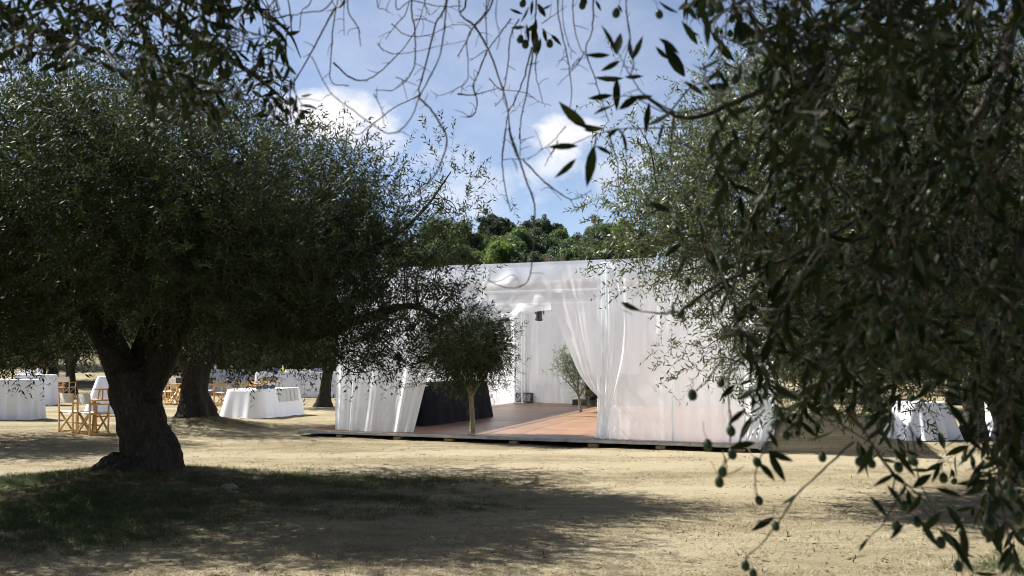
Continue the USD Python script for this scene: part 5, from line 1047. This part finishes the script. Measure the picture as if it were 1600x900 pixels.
# leafy tuft in the middle of the top edge
for a, b in [((817, 22), (796, 17)), ((820, 41), (797, 41)), ((836, 37), (820, 50)), ((822, 37), (827, 64)), ((837, 44), (836, 82)), ((849, 44), (853, 68)), ((861, 54), (876, 72)), ((847, 15), (861, 12)), ((832, 0), (830, 22)), ((840, 5), (852, 32)), ((826, 10), (815, 34)), ((838, 30), (831, 60)), ((845, 60), (840, 84)), ((930, 0), (941, 13)), ((915, 5), (905, -15)), ((965, 8), (976, 14))]:
    B.leaf_px(a, b, B.r.uniform(2.3, 2.6))
B.twig([at_y(836, -160, 2.45), at_y(838, -20, 2.45), at_y(836, 40, 2.45), at_y(834, 82, 2.45)], .003, .0012, 2)
for o in [(813, 61), (821, 69), (859, 68), (817, 5), (912, 2), (910, 8)]: B.olive_px(o, 2.4)
B.build(nt, 300)
def overhead(t, lobes, clumps, seed):            # unseen crown lobes added round the camera to shade the near boughs
    r = np.random.default_rng(seed); lv, tw, C = crown(lobes, clumps, 7, r, .065, .0145, 8, (.2, .4), .1, .2); obj('crown', lv, 'olive_leaf', t, kind='stuff'); obj('twigs', tw, 'twig', t, kind='stuff')
overhead(nt, [(V(-.9, 2.7, 4.05), (1.6, 1.2, .60), 1.2), (V(.6, 1.9, 4.15), (1.9, 1.4, .62), 1), (V(2.4, .6, 4.2), (1.7, 1.6, 1.0), 1), (V(2.6, 2.6, 4.5), (1.2, 1.0, .5), 1), (V(1.0, .2, 3.9), (1.5, 1.0, .8), 1), (V(.2, -1.6, 3.1), (1.7, .8, 1.2), 1.2), (V(2.6, -1.3, 2.6), (1.4, .9, 1.3), 1.2), (V(2.9, 1.0, 2.3), (.8, 1.3, 1.2), 1.1), (V(-.4, .6, 3.9), (1.3, 1.0, .6), 1), (V(.8, -2.4, 1.9), (1.9, .6, 1.0), 1)], 980, 71)

# left: a bough reaching in from a tree beside the frame
lt = thing('olive_tree', 'olive tree outside the frame whose blurred leafy bough hangs in from the upper left corner', 'olive tree', (0, 0, 0))
B = Bough(62); root = V(-3.9, .2, gz(-3.9, .2))
obj('trunk', trunk_mesh([root + V(0, 0, -.2), root + V(.03, .02, .1), root + V(.1, .15, .7), root + V(.25, .4, 1.4), root + V(.4, .7, 2.0), root + V(.42, .75, 2.2)], [.40, .32, .21, .19, .19, .13], 5, 32, 40, 4), 'bark', lt, smooth=True)
fork = root + V(.38, .65, 1.95)
skel = [([fork, V(-3.0, 1.5, 2.8), V(-2.3, 2.3, 3.1)] + P3([(40, -130, 2.9), (190, -20, 2.8), (310, 60, 2.75), (400, 120, 2.7), (455, 165, 2.7)]), [.1, .075, .05, .03, .017, .010, .006, .002]),
        ([V(-2.3, 2.3, 3.1)] + P3([(-80, -40, 2.7), (40, 40, 2.7), (130, 70, 2.65), (180, 90, 2.6)]), [.035, .018, .010, .006, .002]),
        (P3([(190, -20, 2.8), (240, 80, 2.85), (290, 160, 2.9), (300, 225, 2.9)]), [.012, .008, .005, .002]), (P3([(300, -60, 2.9), (400, 10, 2.8), (450, 50, 2.75), (470, 90, 2.7)]), [.010, .007, .004, .0015])]
for i, (l, r) in enumerate(skel): obj('limb', limb_mesh(l, r, 10, 36, .08, 80 + i), 'bark', lt, smooth=True)
skp = np.vstack([smooth_line(l, 50) for l, r in skel]); kd = cKDTree(skp)
fresh = []
lowL = pts_fn([(-200, 150), (0, 122), (60, 118), (110, 112), (160, 100), (200, 140), (225, 200), (270, 222), (310, 226), (360, 205), (400, 196), (440, 208), (470, 190), (486, 170)])
def inL(x, y): return x < 478 and y < lowL(np.clip(x, -200, 486)) and (y > 60 or x < 445 + 20 * math.sin(y)) and not (y > 55 and y < 120 and x > 452)
for k in range(290):
    x, y, d = B.r.uniform(-60, 470), B.r.uniform(-110, 215), B.r.uniform(2.0, 2.9)
    if not inL(x, y): continue
    if x < 150 and B.r.random() < .35: continue
    a = at_y(x, y, d); grow(a)
    B.spray(a, V(B.r.normal() * .5 + .15, B.r.normal() * .5, -.8 + B.r.uniform(0, .8)), B.r.uniform(.14, .30), B.r.integers(6, 11), inL, .058, .10)
B.twig(P3([(420, -60, 2.6), (432, 10, 2.6), (446, 40, 2.6), (448, 90, 2.6)]), .002, .0008, 1)
for a, b in [((446, 40), (455, 72)), ((446, 54), (472, 54)), ((446, 70), (460, 78)), ((447, 60), (442, 85)), ((445, 85), (449, 106)), ((444, 50), (457, 44)), ((470, 150), (490, 150)), ((468, 165), (497, 169)), ((466, 172), (486, 175))]: B.leaf_px(a, b, 2.6)
for o in [(472, 181), (465, 190), (456, 158), (440, 75)]: B.olive_px(o, 2.6)
B.build(lt, 300)
overhead(lt, [(V(-2.2, 2.4, 4.3), (1.7, 1.3, .6), 1), (V(-3.4, .9, 4.0), (1.6, 1.5, 1.0), 1), (V(-2.4, -1.2, 3.0), (1.4, .9, 1.2), 1.2), (V(-3.6, -.6, 2.4), (.9, 1.2, 1.0), 1)], 460, 72)

# thin twigs of a low shoot in front of the table at the left edge: they belong to the old tree's neighbour
# ------------------------------------------------------------------ what grows and lies on the ground
def scatter(name, mat_, protos, pts, scales, seed, label):
    r = np.random.default_rng(seed); pi = UsdGeom.PointInstancer.Define(stage, '/World/' + name); rel = pi.CreatePrototypesRel()
    for i, vf in enumerate(protos):
        m = usdkit.mesh(stage, f'/World/{name}/{["tuft", "tuft_001", "tuft_002", "tuft_003", "tuft_004"][i]}', vf, M[mat_]); rel.AddTarget(m.GetPath())
    n = len(pts); pi.CreateProtoIndicesAttr(Vt.IntArray.FromNumpy(r.integers(0, len(protos), n).astype(np.int32)))
    pi.CreatePositionsAttr(Vt.Vec3fArray.FromNumpy(pts.astype(np.float32))); a = r.uniform(0, 2 * PI, n)
    pi.CreateOrientationsAttr(Vt.QuathArray([Gf.Quath(float(math.cos(x / 2)), 0, 0, float(math.sin(x / 2))) for x in a])); pi.CreateScalesAttr(Vt.Vec3fArray.FromNumpy(np.repeat(scales[:, None], 3, 1).astype(np.float32)))
    tag(pi, label, name.replace('_', ' '), kind='stuff')
def tuft(n, R, L, W, up, seed, bend=.5, rise=.5):
    r = np.random.default_rng(seed); a = r.uniform(0, 2 * PI, n); q = R * np.sqrt(r.random(n)); b = np.stack([q * np.cos(a), q * np.sin(a), 0 * a - .004], 1)
    d = r.normal(size=(n, 3)); d[:, 2] = np.abs(d[:, 2]) * rise + up; d = unit(d); nn = unit(np.cross(d, r.normal(size=(n, 3)))); s = np.cross(d, nn); L = L * r.uniform(.5, 1.3, n)[:, None]; W = W * r.uniform(.6, 1.3, n)[:, None]
    e = b + d * L * .55; t = b + d * L + V(0, 0, -bend) * L * .4; t[:, 2] = np.maximum(t[:, 2], .003)
    v = np.stack([b - s * W / 2, b + s * W / 2, e + s * W * .4, e - s * W * .4, t], 1).reshape(-1, 3); k = np.arange(n)[:, None] * 5
    return v, np.vstack([k + [0, 1, 2], k + [0, 2, 3], k + [3, 2, 4]])
def field_points(n, seed, y0=7.2, y1=24, prob=None):
    r = np.random.default_rng(seed); out = []
    while len(out) < n:
        y = y0 * (y1 / y0) ** r.random(4000); x = r.uniform(-.60, .60, 4000) * y; k = np.ones(4000) if prob is None else prob(x, y)
        rel = np.stack([x, y], 1) - FL[:2]; A = np.stack([DV[:2], NV[:2]], 1); st = rel @ np.linalg.inv(A).T
        ok = (r.random(4000) < k) & ~((st[:, 0] > -.9) & (st[:, 0] < S_END + .4) & (st[:, 1] > -.3))
        out += list(zip(x[ok], y[ok]))
    p = np.array(out[:n]); return np.column_stack([p, ground(p[:, 0], p[:, 1]) + (.022 * (meshkit.fbm(np.column_stack([p * 5, 0 * p[:, 0]]), 3, 21) - .5)) * np.exp(-(np.clip(p[:, 1] - 20, 0, 99) / 6) ** 2)])
patch = lambda x, y: (1 - .75 * worn(x, y)) * np.clip(1.9 * meshkit.fbm(np.stack([x * .9, y * 1.6, 0 * x], -1), 4, 31) - .45, .04, 1)
rr = np.random.default_rng(90)
p = field_points(7500, 91, prob=patch); scatter('dry_grass', 'straw', [tuft(26, .16, .055, .0028, .10, s) for s in range(5)], p, rr.uniform(.6, 1.3, len(p)), 92, 'short dry straw coloured stubble scattered over the field')
p = field_points(3400, 93, prob=lambda x, y: np.clip(turf(x, y) * 1.3 - .25, 0, 1) * patch(x + 7, y) ** 1.5); scatter('green_grass', 'grass_blade', [tuft(34, .11, .075, .0035, .7, 20 + s) for s in range(5)], p, rr.uniform(.5, 1.25, len(p)), 94, 'green grass tufts in the shade round the olive trunks')
p = field_points(2400, 95, prob=lambda x, y: .25 + .75 * patch(x - 4, y + 3)); scatter('fallen_leaves', 'litter_leaf', [tuft(9, .22, .045, .009, .02, 40 + s, .2, .08) for s in range(5)], p, rr.uniform(.6, 1.2, len(p)), 96, 'fallen olive leaves and twig bits lying on the dry earth')
